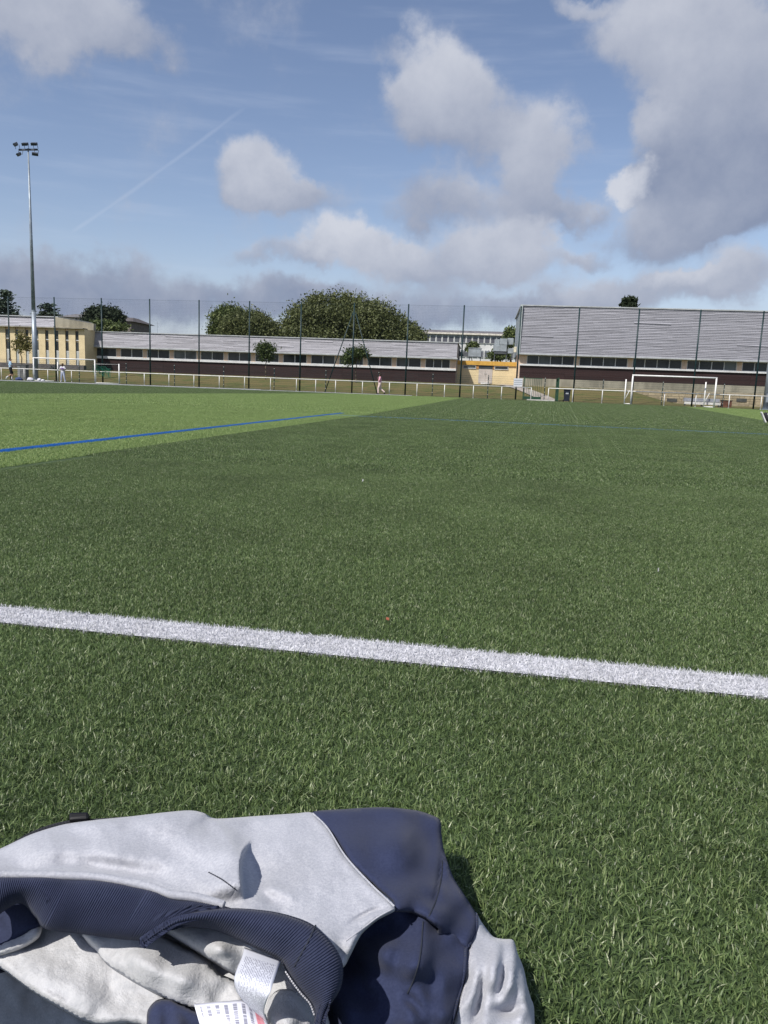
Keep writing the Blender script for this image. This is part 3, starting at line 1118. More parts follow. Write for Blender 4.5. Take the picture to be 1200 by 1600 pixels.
# yellow link between the two
LY = 91.0
lx = lambda px, py: BF.at(px, py, LY)
LX0, LT = lx(707, 563)
LX1, _ = lx(812, 566)
_, LT = lx(760, 564.5)
_, Lf0 = lx(760, 571)
_, Lb = lx(760, 599)
link, off = BF.thing('link_building', 'small flat yellow building with orange fascia and a pale double door', 'building', LX0, LY, Lb)
MB(off).box(LX0, LX1, LY, LY + 8, Lb - .6, Lf0).build('wall', M_YEL, link)
fa = [lx(px, 567)[0] for px in (712, 728, 748.5, 769, 789, 811)]
for a, b in zip(fa[:-1], fa[1:]):
    MB(off).box(a + .008, b - .008, LY - .16, LY + .2, Lf0 + .002, LT).build('fascia_panel', mat('orange_fascia', (.58, .34, .07), .7, .06, 1.5), link)
MB(off).box(LX0, LX1, LY + .202, LY + 8, Lf0 + .002, LT - .05).build('roof', mat('flat_roof', (.25, .25, .26), .9), link)
for pa, pb in ((723.5, 744), (773, 794.5)):
    window_band(link, off, lx(pa, 570)[0], lx(pb, 570)[0], LY - .06, lx(760, 577)[1], Lf0 - .04, 1, .2)
da, db = lx(747.5, 590)[0], lx(769, 590)[0]
zt = lx(758, 576.5)[1]
MB(off).box(da, db, LY - .03, LY - .003, zt, Lf0 - .02).build('transom', M_GLASS, link)
for a, b in ((da, (da + db) / 2 - .01), ((da + db) / 2 + .01, db)):
    d = MB(off).box(a, b, LY - .04, LY - .003, Lb, zt - .02).build('door', mat('door_pale', (.47, .43, .40), .6, .05, 2), link)
    MB(off).box((da + db) / 2 + (.06 if a > da else -.09), (da + db) / 2 + (.09 if a > da else -.06), LY - .08, LY - .042, Lb + 1.0, Lb + 1.16).build('handle', M_MAST, d)
for a, b in ((lx(744.6, 570)[0], da - .02), (db + .02, lx(772.4, 570)[0])):
    MB(off).box(a, b, LY - .05, LY - .002, lx(760, 577)[1], Lf0 - .02).build('trim', mat('orange_trim', (.42, .22, .08), .8), link)
MB(off).box(da + .3, db - .3, LY - .75, LY - .05, Lb - .15, Lb + .11).build('doorstep', mat('step_white', (.62, .62, .6), .8), link)

# yellow building with pilasters on the left
YY = 84.0
yx = lambda px, py: BF.at(px, py, YY)
YX1, _ = yx(130, 540)
_, YT = yx(80, 512.5)
_, Yb = yx(80, 572)
_, Yc = yx(80, 569)
YX0 = yx(-100, 540)[0]
yel, off = BF.thing('yellow_building', 'tall pale yellow building with narrow windows between pilasters', 'building', YX1, YY, Yb)
MB(off).box(YX0, YX1, YY + .55, YY + 12, Yb - .6, YT).build('wall', M_YEL, yel)
MB(off).box(YX0, YX1 + .02, YY - .03, YY + .56, Yb - .6, Yb + .22).build('plinth', mat('dark_plinth', (.12, .11, .11), .9), yel)
wc = [yx(px, 540)[0] for px in (8.5, 118.0)]
st = (wc[1] - wc[0]) / 7
edges = [wc[0] + st * k for k in range(-7, 8)]
ww = .205
prev = YX0
zu1, zu0 = yx(80, 516)[1], yx(80, 531)[1]
zl1, zl0 = yx(80, 533)[1], yx(80, 548.5)[1]
for e in edges:
    if e - ww < prev + .1:
        continue
    MB(off).box(prev, e - ww, YY + .36, YY + .552, Yb + .222, YT - .003).build('pilaster', M_YEL, yel)
    MB(off).box(e - ww + .003, e + ww - .003, YY + .47, YY + .548, Yb + .222, zl0).build('spandrel', mat('pale_panel', (.42, .45, .45), .6, .05, 2), yel)
    for z0, z1 in ((zl0, zl1), (zu0, zu1)):
        f = MB(off).box(e - ww + .003, e + ww - .003, YY + .46, YY + .549, z0, z0 + .09).build('window', M_FRAME, yel)
        MB(off).box(e - ww + .003, e + ww - .003, YY + .485, YY + .515, z0 + .092, z1 - .004 if z0 == zl0 else z1).build('pane', M_GLASS, f)
    MB(off).box(e - ww + .003, e + ww - .003, YY + .47, YY + .548, zu1 + .003, YT - .003).build('spandrel', M_PEACH, yel)
    prev = e + ww
MB(off).box(prev, YX1, YY + .36, YY + .552, Yb + .222, YT - .003).build('pilaster', M_YEL, yel)
MB(off).box(YX0, YX1 + .05, YY - .12, YY + 1.0, YT, YT + .1).build('cornice', M_CONC, yel)
uy = YY + 1.6
ux = lambda px, py: BF.at(px, py, uy)
rx1 = ux(83, 500)[0]
slat_wall(yel, off, YX0, rx1, uy - .1, YT + .1, uy + 1.4, ux(60, 493.5)[1], 7, 5, 6, M_BOARD2, ((2, 2), (5, 1), (6, 3)))
MB(off).prism([(YX0, YT + .1), (rx1, YT + .1), (rx1, ux(60, 494)[1]), (YX0, ux(60, 494)[1])], uy + 1.45, uy + 9).build('upper_core', M_CORE, yel)
MB(off).box(YX0, rx1 + .05, uy + 1.0, uy + 9, ux(60, 494)[1] + .004, ux(60, 492.5)[1]).build('roof', M_EAVE, yel)
pc = [ux(83, 494.5), ux(112, 500), ux(145, 505.5), ux(145, 516), ux(83, 513)]
MB(off).prism(pc[::-1], uy + .2, uy + .75).build('parapet', M_CONC, yel)


# white school block far behind
FY = 170.0
fx = lambda px, py: BF.at(px, py, FY)
FX0, FT = fx(655, 514)
FX1, _ = fx(812, 519)
_, FT = fx(730, 514.5)
_, Fr = fx(730, 523.2)
_, Ff = fx(730, 523)
far, off = BF.thing('school_block', 'far white two storey block with rows of windows under a grey roof', 'building', FX0, FY, 1.0)
M_FW = mat('white_render', (.62, .62, .60), .8, .05, .5)
MB(off).box(FX0, FX1, FY + .3, FY + 12, 1.0, Fr).build('wall', M_FW, far)
MB(off).box(FX0 - .6, FX1 + .6, FY - .5, FY + 12.5, Fr, Fr + .36).build('eave', mat('eave_cream', (.66, .62, .54), .8), far)
MB(off).add([(FX0 - .6, FY - .4, Fr + .37), (FX1 + .6, FY - .4, Fr + .37), (FX1 + .6, FY + 12, Fr + .37), (FX0 - .6, FY + 12, Fr + .37), (FX0 + 1.5, FY + 4, FT), (FX1 - .5, FY + 4, FT), (FX1 - .5, FY + 8, FT), (FX0 + 1.5, FY + 8, FT)],
            [(0, 1, 5, 4), (1, 2, 6, 5), (2, 3, 7, 6), (3, 0, 4, 7), (4, 5, 6, 7)]).build('roof', mat('slate_far', (.17, .16, .17), .9, .2, 1), far)
pxs = [664 + 9.45 * i for i in range(16)]
for (yt, ybt) in ((525.2, 535.0), (547, 557)):
    for i, px in enumerate(pxs):
        a, b = fx(px, 530)[0], fx(px + 6.6, 530)[0]
        z1_, z0_ = fx(730, yt)[1], fx(730, ybt)[1]
        f = MB(off).box(a - .08, b + .08, FY + .1, FY + .302, z0_ - .1, z1_ + .05).build('window', M_FRAME, far)
        MB(off).box(a, b, FY + .06, FY + .098, z0_, z1_ - .35).build('pane', glass_mat('far_pane', (.10, .10, .12), .2), f)
        MB(off).box(a, b, FY + .05, FY + .098, z1_ - .33, z1_).build('blind', mat('blind', (.22, .24, .26), .7), f)
        if yt < 530:
            MB(off).box(b + .09, fx(px + 9.3, 530)[0] - .09, FY - .05, FY + .298, z0_ - .1, Fr - .01).build('mullion', M_FW, far)

# two houses behind the yellow building
def house(px0, px1, pyw, pyt, d, label, wallm, roofm, win):
    hf = lambda px, py: BF.at(px, py, d)
    a, zt = hf(px0, pyw)
    b, _ = hf(px1, pyw)
    _, zr = hf((px0 + px1) / 2, pyt)
    o, off = BF.thing('house', label, 'house', a, d, 1.0)
    MB(off).box(a, b, d, d + 8, 1.0, zt).build('wall', wallm, o)
    MB(off).add([(a - .6, d - .6, zt - .1), (b + .6, d - .6, zt - .1), (b + .6, d + 8.6, zt - .1), (a - .6, d + 8.6, zt - .1), (a + 1, d + 3, zr), (b - 1, d + 3, zr), (b - 1, d + 5, zr), (a + 1, d + 5, zr)],
                [(0, 1, 5, 4), (1, 2, 6, 5), (2, 3, 7, 6), (3, 0, 4, 7), (4, 5, 6, 7), (3, 2, 1, 0)]).build('roof', roofm, o)
    for (qa, qb, y0, y1) in win:
        f = MB(off).box(hf(qa, y0)[0], hf(qb, y0)[0], d - .04, d - .003, hf(qa, y1)[1], hf(qa, y0)[1]).build('window', M_FRAME, o)
        MB(off).box(hf(qa + .6, y0)[0], hf(qb - .6, y0)[0], d - .06, d - .042, hf(qa, y1 - .6)[1], hf(qa, y0 + .6)[1]).build('pane', M_GLASS, f)
    MB(off).box((a + b) / 2 - .4, (a + b) / 2 + .4, d + 3.6, d + 4.4, zr - .6, zr + .5).build('chimney', M_CONC, o)


house(96, 140, 494.5, 488.5, 135, 'far house with pale wall and grey roof behind the yellow building', mat('house_pale', (.36, .34, .30), .9), mat('roof_grey', (.17, .165, .17), .9, .15, 1), [(117, 122, 496, 501), (124, 128, 496, 501)])
house(150, 205, 500, 493.5, 130, 'grey brown house half hidden by the dark pine', mat('house_grey', (.17, .15, .14), .9), mat('roof_dark', (.11, .10, .10), .9, .15, 1), [(178, 186, 503, 508)])

# ------------------------------------------------------------------ rooftop ventilation on the link
M_DUCT = mat('duct_metal', (.36, .40, .42), .45, .1, 1.5, metal=.4)
M_DUCTD = mat('duct_dark', (.10, .11, .12), .6, .1, 2)


def rooftop(name, label, parts, y):
    f = lambda px, py: BF.at(px, py, y)
    x0, z0 = f(parts[0][2], parts[0][5])
    zb = LT - .05
    o, off = BF.thing(name, label, 'ventilation', x0, y, zb)
    for (nm, m, a, b, t, bt, d0, d1) in parts:
        xa, xb = f(a, t)[0], f(b, t)[0]
        zt_, z0_ = f((a + b) / 2, t)[1], f((a + b) / 2, bt)[1]
        bevel(MB(off).box(xa, xb, y + d0, y + d1, z0_, zt_).build(nm, m, o), .02, 1)
    xa, xb = f(parts[0][2], 560)[0], f(parts[0][3], 560)[0]
    zt_ = f(parts[0][2], parts[0][5])[1]
    for xx in (xa + .1, xb - .1):
        if zt_ - zb > .05:
            MB(off).box(xx - .04, xx + .04, y + .3, y + .38, zb, zt_ + .01).build('leg', M_DUCTD, o)


rooftop('air_handling_unit', 'boxy grey air unit with dark intake cone on the flat roof', [
    ('casing', M_DUCT, 732, 752, 545, 557.3, 0, 1.6), ('lid', M_DUCT, 731.5, 752.8, 543.5, 544.9, -.05, 1.65), ('intake_cone', M_DUCTD, 719, 731.4, 550, 556.5, .3, 1.1), ('intake', M_DUCTD, 714, 718.9, 548, 556, .2, 1.2)], LY + 2.0)
rooftop('air_handling_unit', 'stacked grey ducts and fan boxes against the hall end wall', [
    ('casing', M_DUCT, 771, 792, 539, 549, 0, 1.6), ('base_frame', M_DUCTD, 772, 792, 549.2, 552.5, .1, 1.5), ('upper_duct', M_DUCT, 773, 781, 530, 538.8, .1, 1.4), ('upper_duct', M_DUCT, 781.6, 793, 529, 538.8, .0, 1.4), ('side_duct', M_DUCT, 793.4, 803, 528, 538, .3, 1.4), ('side_duct', M_DUCT, 793.4, 803, 544, 552, .3, 1.4), ('support', M_DUCTD, 792.2, 793.2, 538, 559, .2, .4), ('support', M_DUCTD, 799, 800, 552.2, 559, .2, .4)], LY + 2.2)
a, zt = BF.at(802, 543.5, LY + .6)
b, zb = BF.at(805.6, 552, LY + .6)
o = MB((a, 0, zb)).box(a, b, -.1, .12, zb, zt).build('flood_lamp', mat('cream_box', (.66, .62, .48), .6))
o.location = BF.world(a, HY + 3.5, zb)
o.rotation_euler = (0, 0, -BF.a)
put_props(o, 'small cream box fixed to the hall end wall', 'box')
bevel(o, .02)

# path from the door down to the gate
pts = [(744, 599.2), (768, 599.2), (800, 609.5), (830, 614.5), (866, 622), (845, 622), (800, 616), (776, 608)]
M_PATH = mat('path_concrete', (.34, .30, .26), .95, .1, 1)


def bank_hit(px, py):
    d = ray(px, py)
    best = None
    for i in range(400):
        c = 69.3 + i * .06
        t = c / d.dot(PF.ey)
        p = CP + d * t
        if p[2] <= bank_z(p.dot(PF.ex), c) + .03 or c > LY - .5:
            return p
    return p


dsp, dcp = PF.world(0, 0), None
A0 = BF.world((da + db) / 2, LY - .3)
gpt = PF.world((lx1 + gs1) / 2, FENCE + .3)
sA, cA = A0.dot(PF.ex), A0.dot(PF.ey)
sB, cB = gpt.dot(PF.ex), gpt.dot(PF.ey)
v, f = [], []
NP = 40
for i in range(NP + 1):
    t = i / NP
    e = t * t * (3 - 2 * t)
    s, c = sA + (sB - sA) * e, cA + (cB - cA) * t
    wd = .6 + .25 * t
    for sg in (-1, 1):
        v.append(tuple(PF.world(s + sg * wd, c, bank_z(s + sg * wd, c) + .085)))
    if i:
        f.append((2 * i - 2, 2 * i - 1, 2 * i + 1, 2 * i))
me = bpy.data.meshes.new('path')
me.from_pydata(v, [], f)
me.materials.append(M_PATH)
o = bpy.data.objects.new('path', me)
COL.objects.link(o)
o['kind'] = 'structure'


# ------------------------------------------------------------------ trees
def leaf_mesh(points, size, seed, flat=0.0):
    rg = np.random.default_rng(seed)
    n = len(points)
    P = np.array(points)
    u = rg.normal(size=(n, 3))
    u[:, 2] *= (1 - flat)
    u /= np.linalg.norm(u, axis=1)[:, None]
    q = rg.normal(size=(n, 3))
    q[:, 2] *= (1 - flat)
    vv = np.cross(u, q)
    if flat:
        vv = q - u * (q * u).sum(1)[:, None]
    vv /= np.linalg.norm(vv, axis=1)[:, None] + 1e-9
    s = size * rg.uniform(.55, 1.35, n)[:, None]
    quad = np.stack([P - u * s, P - vv * s * .45 + u * s * .1, P + u * s, P + vv * s * .45 + u * s * .1], 1)
    fs = (np.arange(n)[:, None] * 4 + np.array([0, 1, 2, 3])).tolist()
    tint = np.repeat(np.clip(rg.normal(.5, .22, n), 0, 1), 4)
    return quad.reshape(-1, 3), fs, tint


def attach_leaves(name, data, m, parent):
    v, f, t = data
    me = bpy.data.meshes.new(name)
    me.from_pydata(v.tolist(), [], f)
    a = me.attributes.new('tint', 'FLOAT', 'POINT')
    a.data.foreach_set('value', t.astype(np.float32))
    me.materials.append(m)
    o = bpy.data.objects.new(name, me)
    COL.objects.link(o)
    o.parent = parent
    return o


M_BARK = mat('bark', (.09, .07, .05), .95, .2, 3, .5, 20)
M_LEAF = attr_mat('leaf_oak', [(0, (.055, .068, .024)), (1, (.16, .175, .07)), (.5, (.095, .112, .040))], .55, .3, .3, .35, .15)
M_LEAF2 = attr_mat('leaf_light', [(0, (.04, .06, .018)), (1, (.17, .20, .07)), (.5, (.085, .115, .035))], .55, .3, .3, .35, .15)
M_LEAF3 = attr_mat('leaf_young', [(0, (.02, .04, .012)), (1, (.12, .15, .04)), (.5, (.05, .075, .02))], .55, .3, .25, 1.5, .2)
M_PINE = attr_mat('needle_dark', [(0, (.012, .022, .012)), (1, (.05, .065, .035)), (.5, (.026, .038, .02))], .7, .2, .3, .6)
M_CEDAR = attr_mat('needle_cedar', [(0, (.035, .055, .04)), (1, (.11, .14, .10)), (.5, (.065, .09, .065))], .7, .2, .3, .6)
M_YLEAF = attr_mat('leaf_yellowish', [(0, (.08, .075, .02)), (1, (.24, .22, .07)), (.5, (.15, .14, .04))], .6, .3, .25, 1.5, .2)


def crown_points(lobes, n, clump, rg):
    """lobes: (cx,cy,cz,rx,ry,rz) -> clumped points near their surfaces"""
    vol = np.array([l[3] * l[5] for l in lobes])
    vol = vol / vol.sum()
    pts = []
    per = 26
    for i in range(n // per):
        l = lobes[rg.choice(len(lobes), p=vol)]
        d = rg.normal(size=3)
        d /= np.linalg.norm(d)
        if d[2] < -.55:
            d[2] *= -.4
        r = 1 - abs(rg.normal(0, .13))
        r *= 1 + .30 * mnoise.noise(Vector((d * 2.6 + np.array(l[:3]) * .2).tolist()))
        c = np.array(l[:3]) + d * np.array(l[3:]) * r
        pts.append(c + rg.normal(size=(per, 3)) * clump * rg.uniform(.6, 1.3))
    return np.concatenate(pts)


def tree(name, label, frame, y, basepx, lobes_px, n, leaf, m, clump, seed, trunk_r=.3, z0=1.2, group=None, limbs=5):
    rg = np.random.default_rng(seed)
    bx, _ = frame.at(basepx[0], basepx[1], y)
    o, off = frame.thing(name, label, 'tree', bx, y, z0, group)
    L = []
    for (px, py, rx, ry) in lobes_px:
        cx, cz = frame.at(px, py, y)
        ex, _ = frame.at(px + rx, py, y)
        _, ez = frame.at(px, py - ry, y)
        L.append((cx - bx, rg.uniform(-.2, .2) * (ex - cx), cz - z0, ex - cx, (ex - cx) * .9, ez - cz))
    top = max(l[2] for l in L)
    t = MB()
    prev = (0, 0, -.3)
    H = min(l[2] for l in L)
    k = 5
    for i in range(1, k + 1):
        u = i / k
        p = (rg.normal(0, .03) * H * u, rg.normal(0, .03) * H * u, H * u)
        t.tube(prev, p, trunk_r * (1.15 - .55 * (i - 1) / k), trunk_r * (1.15 - .55 * u), 9)
        prev = p
    for l in L:
        for j in range(limbs):
            d = rg.normal(size=3)
            d[2] = abs(d[2]) + .2
            d /= np.linalg.norm(d)
            e = np.array(l[:3]) + d * np.array(l[3:]) * .75
            mid = (np.array(prev) + e) / 2 + rg.normal(size=3) * .06 * l[3]
            t.tube(prev, tuple(mid), trunk_r * .38, trunk_r * .22, 6)
            t.tube(tuple(mid), tuple(e), trunk_r * .22, trunk_r * .05, 5)
    t.build('trunk', M_BARK, o, True)
    pts = crown_points(L, n, clump, rg)
    attach_leaves('crown', leaf_mesh(pts, leaf, seed + 1), m, o)
    return o


tree('oak_tree', 'broad dark green tree with wide domed crown behind the low roof', BF, 122, (520, 560), [(515, 503, 68, 44), (560, 512, 45, 38), (475, 520, 36, 26), (505, 540, 66, 30)], 62000, .21, M_LEAF, .50, 51, .5)
tree('oak_tree', 'dark green tree with sloping crown joined to the broad domed tree', BF, 119, (600, 560), [(585, 505, 32, 32), (612, 525, 34, 32), (640, 532, 22, 22), (600, 540, 50, 25)], 36000, .21, M_LEAF, .50, 53, .42)
tree('round_tree', 'lighter green tree with ragged top behind the low roof', BF, 128, (352, 560), [(355, 502, 23, 22), (345, 520, 17, 16), (372, 506, 14, 20)], 19000, .20, M_LEAF2, .45, 55, .35)
tree('round_tree', 'olive green domed tree in front of the ragged lighter tree', BF, 120, (395, 560), [(388, 514, 38, 26), (408, 522, 27, 20), (375, 524, 30, 18)], 27000, .20, M_LEAF, .45, 57, .35)
tree('wind_swept_tree', 'small dark tree top showing above the hall roof', BF, 125, (984, 520), [(979, 472, 5, 5), (988, 470, 6, 5), (973, 476, 4, 3), (984, 479, 10, 6)], 1500, .30, M_PINE, .2, 59, .3)
tree('dark_pine', 'dark rounded pine behind the junction of yellow and low buildings', BF, 112, (160, 560), [(160, 491, 19, 8), (145, 500, 11, 9), (182, 497, 8, 9), (160, 506, 24, 9)], 14000, .22, M_PINE, .34, 61, .35)
tree('garden_bush', 'olive shrub below the dark pine above the low roof', BF, 100, (165, 560), [(158, 510, 15, 6), (172, 511, 14, 6), (186, 513, 14, 5)], 2600, .22, M_LEAF2, .25, 63, .12, limbs=2)
tree('far_tree', 'green tree between the white school block and the hall', BF, 150, (798, 570), [(799, 524, 8, 10), (797, 538, 9, 10)], 2200, .3, M_LEAF2, .4, 65, .25)
tree('roof_shrub', 'small green shrub peeping over the air unit', BF, 140, (738, 565), [(738, 541, 5, 4), (736, 546, 5, 5)], 900, .3, M_LEAF2, .3, 67, .1, limbs=2)
tree('far_tree', 'low green bush under the stacked ducts', BF, 110, (778, 565), [(775, 556, 9, 4), (788, 557, 9, 4)], 1200, .25, M_LEAF2, .25, 68, .1, limbs=2)
SG = 'young trees on the bank'
for (px, pyb, lob, m, y, lab, sd) in (
    (415, 594, [(414, 549, 11, 11), (421, 547, 9, 7), (406, 546, 6, 5), (416, 558, 9, 6)], M_LEAF3, 80, 'slender young tree with a small round crown on the bank', 71),
    (556, 597, [(558, 552, 15, 8), (550, 558, 13, 8), (566, 554, 10, 8), (546, 565, 10, 4)], M_LEAF3, 80, 'young tree with a wide flat crown by the braced fence post', 73),
    (34, 580, [(38, 530, 9, 9), (32, 538, 9, 8), (42, 540, 8, 7), (36, 546, 10, 5)], M_YLEAF, 79, 'sparse yellowish young tree in front of the yellow building', 75)):
    s_, c_ = PF.at(px, pyb, 78)
    tree('young_tree', lab, PF, 78.5, (px, pyb), lob, 2300 if m is M_LEAF3 else 1300, .13, m, .2, sd, .06, bank_z(s_, 78.5), None, 3)


def cedar(label, frame, y, px, ptop, pbase, half, tiers, seed, z0=1.0, m=M_CEDAR):
    rg = np.random.default_rng(seed)
    bx, zt = frame.at(px, ptop, y)
    _, zb = frame.at(px, pbase, y)
    ex, _ = frame.at(px + half, pbase, y)
    hw = ex - bx
    o, off = frame.thing('cedar_tree', label, 'tree', bx, y, z0)
    H = zt - z0
    t = MB()
    t.tube((0, 0, -.3), (0, 0, H * .6), .45, .3, 9)
    t.tube((0, 0, H * .6), (0, 0, H * .98), .3, .04, 8)
    pts = []
    zb -= z0
    for k in range(tiers):
        u = (k + .5) / tiers
        z = zb + (H - zb) * u
        for j in range(7):
            an = rg.uniform(0, 2 * np.pi)
            ln = hw * (1 - u * .88) * rg.uniform(.65, 1.1)
            e = np.array([math.cos(an) * ln, math.sin(an) * ln, z + .06 * ln + rg.normal(0, .15)])
            t.tube((0, 0, z - .25), tuple(e), .07, .02, 5)
            m_ = int(24 + 40 * (1 - u))
            q = rg.uniform(.15, 1.05, m_)[:, None]
            pts.append(np.array([0, 0, z - .1]) * (1 - q) + e * q + rg.normal(size=(m_, 3)) * np.array([.38, .38, .11]))
    t.build('trunk', M_BARK, o, True)
    attach_leaves('crown', leaf_mesh(np.concatenate(pts), .26, seed + 3, .6), m, o)


cedar('dark layered conifer with pointed top behind the yellow building', BF, 112, 8, 454, 500, 27, 8, 81)
cedar('flat topped layered cedar behind the floodlight mast', BF, 116, 76, 475, 497, 23, 4, 83)


# ------------------------------------------------------------------ people
SKEL_E = [('pel', 'wst'), ('wst', 'chs'), ('chs', 'nck'), ('nck', 'jaw'), ('jaw', 'hed'), ('hed', 'top'),
          ('chs', 'sl'), ('sl', 'el'), ('el', 'wl'), ('wl', 'hl'), ('chs', 'sr'), ('sr', 'er'), ('er', 'wr'), ('wr', 'hr'),
          ('pel', 'ul'), ('ul', 'kl'), ('kl', 'al'), ('al', 'tl'), ('pel', 'ur'), ('ur', 'kr'), ('kr', 'ar'), ('ar', 'tr')]
RAD = dict(pel=(.155, .115), wst=(.14, .105), chs=(.165, .115), nck=(.058, .058), jaw=(.066, .072), hed=(.082, .098), top=(.06, .07),
           sl=(.066, .066), el=(.044, .044), wl=(.030, .030), hl=(.036, .022), sr=(.066, .066), er=(.044, .044), wr=(.03, .03), hr=(.036, .022),
           ul=(.095, .098), kl=(.062, .062), al=(.042, .045), tl=(.045, .035), ur=(.095, .098), kr=(.062, .062), ar=(.042, .045), tr=(.045, .035))


def skin_body(J):
    names = list(RAD)
    me = bpy.data.meshes.new('tmp_body')
    me.from_pydata([J[n] for n in names], [(names.index(a), names.index(b)) for a, b in SKEL_E], [])
    o = bpy.data.objects.new('tmp_body', me)
    COL.objects.link(o)
    sk = o.modifiers.new('skin', 'SKIN')
    sk.use_smooth_shade = True
    if not me.skin_vertices:
        me.attributes.new('dummy', 'FLOAT', 'POINT')
        bm = bmesh.new()
        bm.from_mesh(me)
        bm.verts.layers.skin.verify()
        bm.to_mesh(me)
        bm.free()
    for i, n in enumerate(names):
        d = me.skin_vertices[0].data[i]
        d.radius = RAD[n]
        d.use_root = (n == 'pel')
    sb = o.modifiers.new('sub', 'SUBSURF')
    sb.levels = 2
    sb.render_levels = 2
    dg = bpy.context.evaluated_depsgraph_get()
    dg.update()
    out = bpy.data.meshes.new_from_object(o.evaluated_get(dg))
    bpy.data.objects.remove(o)
    return out


def seg_dist(P, a, b):
    a, b = np.array(a), np.array(b)
    d = b - a
    t = np.clip(((P - a) @ d) / (d @ d), 0, 1)
    return np.linalg.norm(P - (a + t[:, None] * d), axis=1), t


def person(label, loc, turn, J, hgt, skin, clothes, hair=(.02, .015, .012), extra=None):
    """clothes: list of (name, material, set of bones or (bone, t0, t1), swell)"""
    o = bpy.data.objects.new('person', None)
    COL.objects.link(o)
    o.location = loc
    o.rotation_euler = (0, 0, turn)
    k = hgt / 1.76
    o.scale = (k, k, k)
    put_props(o, label, 'person')
    me = skin_body(J)
    me.name = 'body'
    me.materials.clear()
    me.materials.append(skin)
    b = bpy.data.objects.new('body', me)
    COL.objects.link(b)
    b.parent = o
    n = len(me.vertices)
    P = np.zeros(n * 3)
    me.vertices.foreach_get('co', P)
    P = P.reshape(-1, 3)
    NR = np.zeros(n * 3)
    me.vertices.foreach_get('normal', NR)
    NR = NR.reshape(-1, 3)
    D, T = [], []
    for a, c in SKEL_E:
        d, t = seg_dist(P, J[a], J[c])
        rad = (max(RAD[a]) + max(RAD[c])) / 2
        D.append(d - rad)
        T.append(t)
    D, T = np.array(D), np.array(T)
    own = D.argmin(0)
    tt = T[own, np.arange(n)]
    bn = ['%s-%s' % e for e in SKEL_E]
    for (nm, m, bones, swell) in clothes:
        sel = np.zeros(n, bool)
        for q in bones:
            if isinstance(q, str):
                q = (q, 0, 1)
            sel |= (own == bn.index(q[0])) & (tt >= q[1]) & (tt <= q[2])
        fs = [tuple(p.vertices) for p in me.polygons if sum(sel[i] for i in p.vertices) >= 2]
        ids = sorted({i for f in fs for i in f})
        mp = {i: j for j, i in enumerate(ids)}
        rgc = np.random.default_rng(len(ids))
        vs = [tuple(P[i] + NR[i] * (swell + rgc.uniform(-.003, .003))) for i in ids]
        cm = bpy.data.meshes.new(nm)
        cm.from_pydata(vs, [], [tuple(mp[i] for i in f) for f in fs])
        for p in cm.polygons:
            p.use_smooth = True
        cm.materials.append(m)
        c = bpy.data.objects.new(nm, cm)
        COL.objects.link(c)
        c.parent = o
    hc = (np.array(J['hed']) + np.array(J['top'])) / 2
    fwd = np.array(J.get('_fwd', (0, 1, 0)))
    fs = []
    hm = bpy.data.meshes.new('hair')
    bm = bmesh.new()
    bmesh.ops.create_uvsphere(bm, u_segments=14, v_segments=10, radius=1)
    for v in bm.verts:
        v.co = Vector((v.co.x * .094, v.co.y * .108, v.co.z * .098))
    bmesh.ops.delete(bm, geom=[v for v in bm.verts if v.co.dot(Vector(fwd)) > .045 and v.co.z < .035 or v.co.z < -.07], context='VERTS')
    bmesh.ops.translate(bm, verts=bm.verts, vec=Vector((hc - fwd * .012 + np.array([0, 0, .012])).tolist()))
    bm.to_mesh(hm)
    bm.free()
    for p in hm.polygons:
        p.use_smooth = True
    hm.materials.append(mat('hair_dark', hair, .6, .2, 30))
    h = bpy.data.objects.new('hair', hm)
    COL.objects.link(h)
    h.parent = o
    # face: nose, eyes
    f = Vector(fwd.tolist())
    side = Vector((f.y, -f.x, 0))
    hd = Vector(J['hed'])
    fm = MB()
    fm.tube(tuple(hd + f * .075 + Vector((0, 0, .02))), tuple(hd + f * .112 - Vector((0, 0, .022))), .008, .014, 6)
    for sg in (-1, 1):
        fm.tube(tuple(hd + side * sg * .082), tuple(hd + side * sg * .095 + Vector((0, 0, .005))), .026, .02, 8)
    fm.build('nose_and_ears', skin, o, True)
    em = MB()
    for sg in (-1, 1):
        em.tube(tuple(hd + f * .085 + side * sg * .033 + Vector((0, 0, .022))), tuple(hd + f * .096 + side * sg * .033 + Vector((0, 0, .022))), .011, .009, 6)
    em.tube(tuple(hd + f * .082 - side * .022 - Vector((0, 0, .05))), tuple(hd + f * .082 + side * .022 - Vector((0, 0, .05))), .006, seg=5)
    em.build('eyes_and_mouth', mat('face_dark', (.05, .025, .02), .5), o)
    # fingers
    for sd in 'lr':
        wv, hv = Vector(J['w' + sd]), Vector(J['h' + sd])
        d = (hv - wv).normalized()
        ac = d.cross(Vector((0, 0, 1)))
        if ac.length < .1:
            ac = Vector((0, 1, 0))
        ac.normalize()
        fm = MB()
        for i, (e, ln) in enumerate(((-.026, .05), (-.009, .062), (.009, .064), (.026, .055))):
            a = hv + ac * e
            m_ = a + d * ln * .6 + d.cross(ac) * .004
            fm.tube(tuple(a), tuple(m_), .0095, .0085, 6)
            fm.tube(tuple(m_), tuple(m_ + d * ln * .5 + d.cross(ac) * .014), .0085, .007, 6)
        th = wv + d * .03
        fm.tube(tuple(th - ac * .02), tuple(th - ac * .05 + d * .04), .011, .009, 6)
        fm.build('fingers', skin, o, True)
    return o


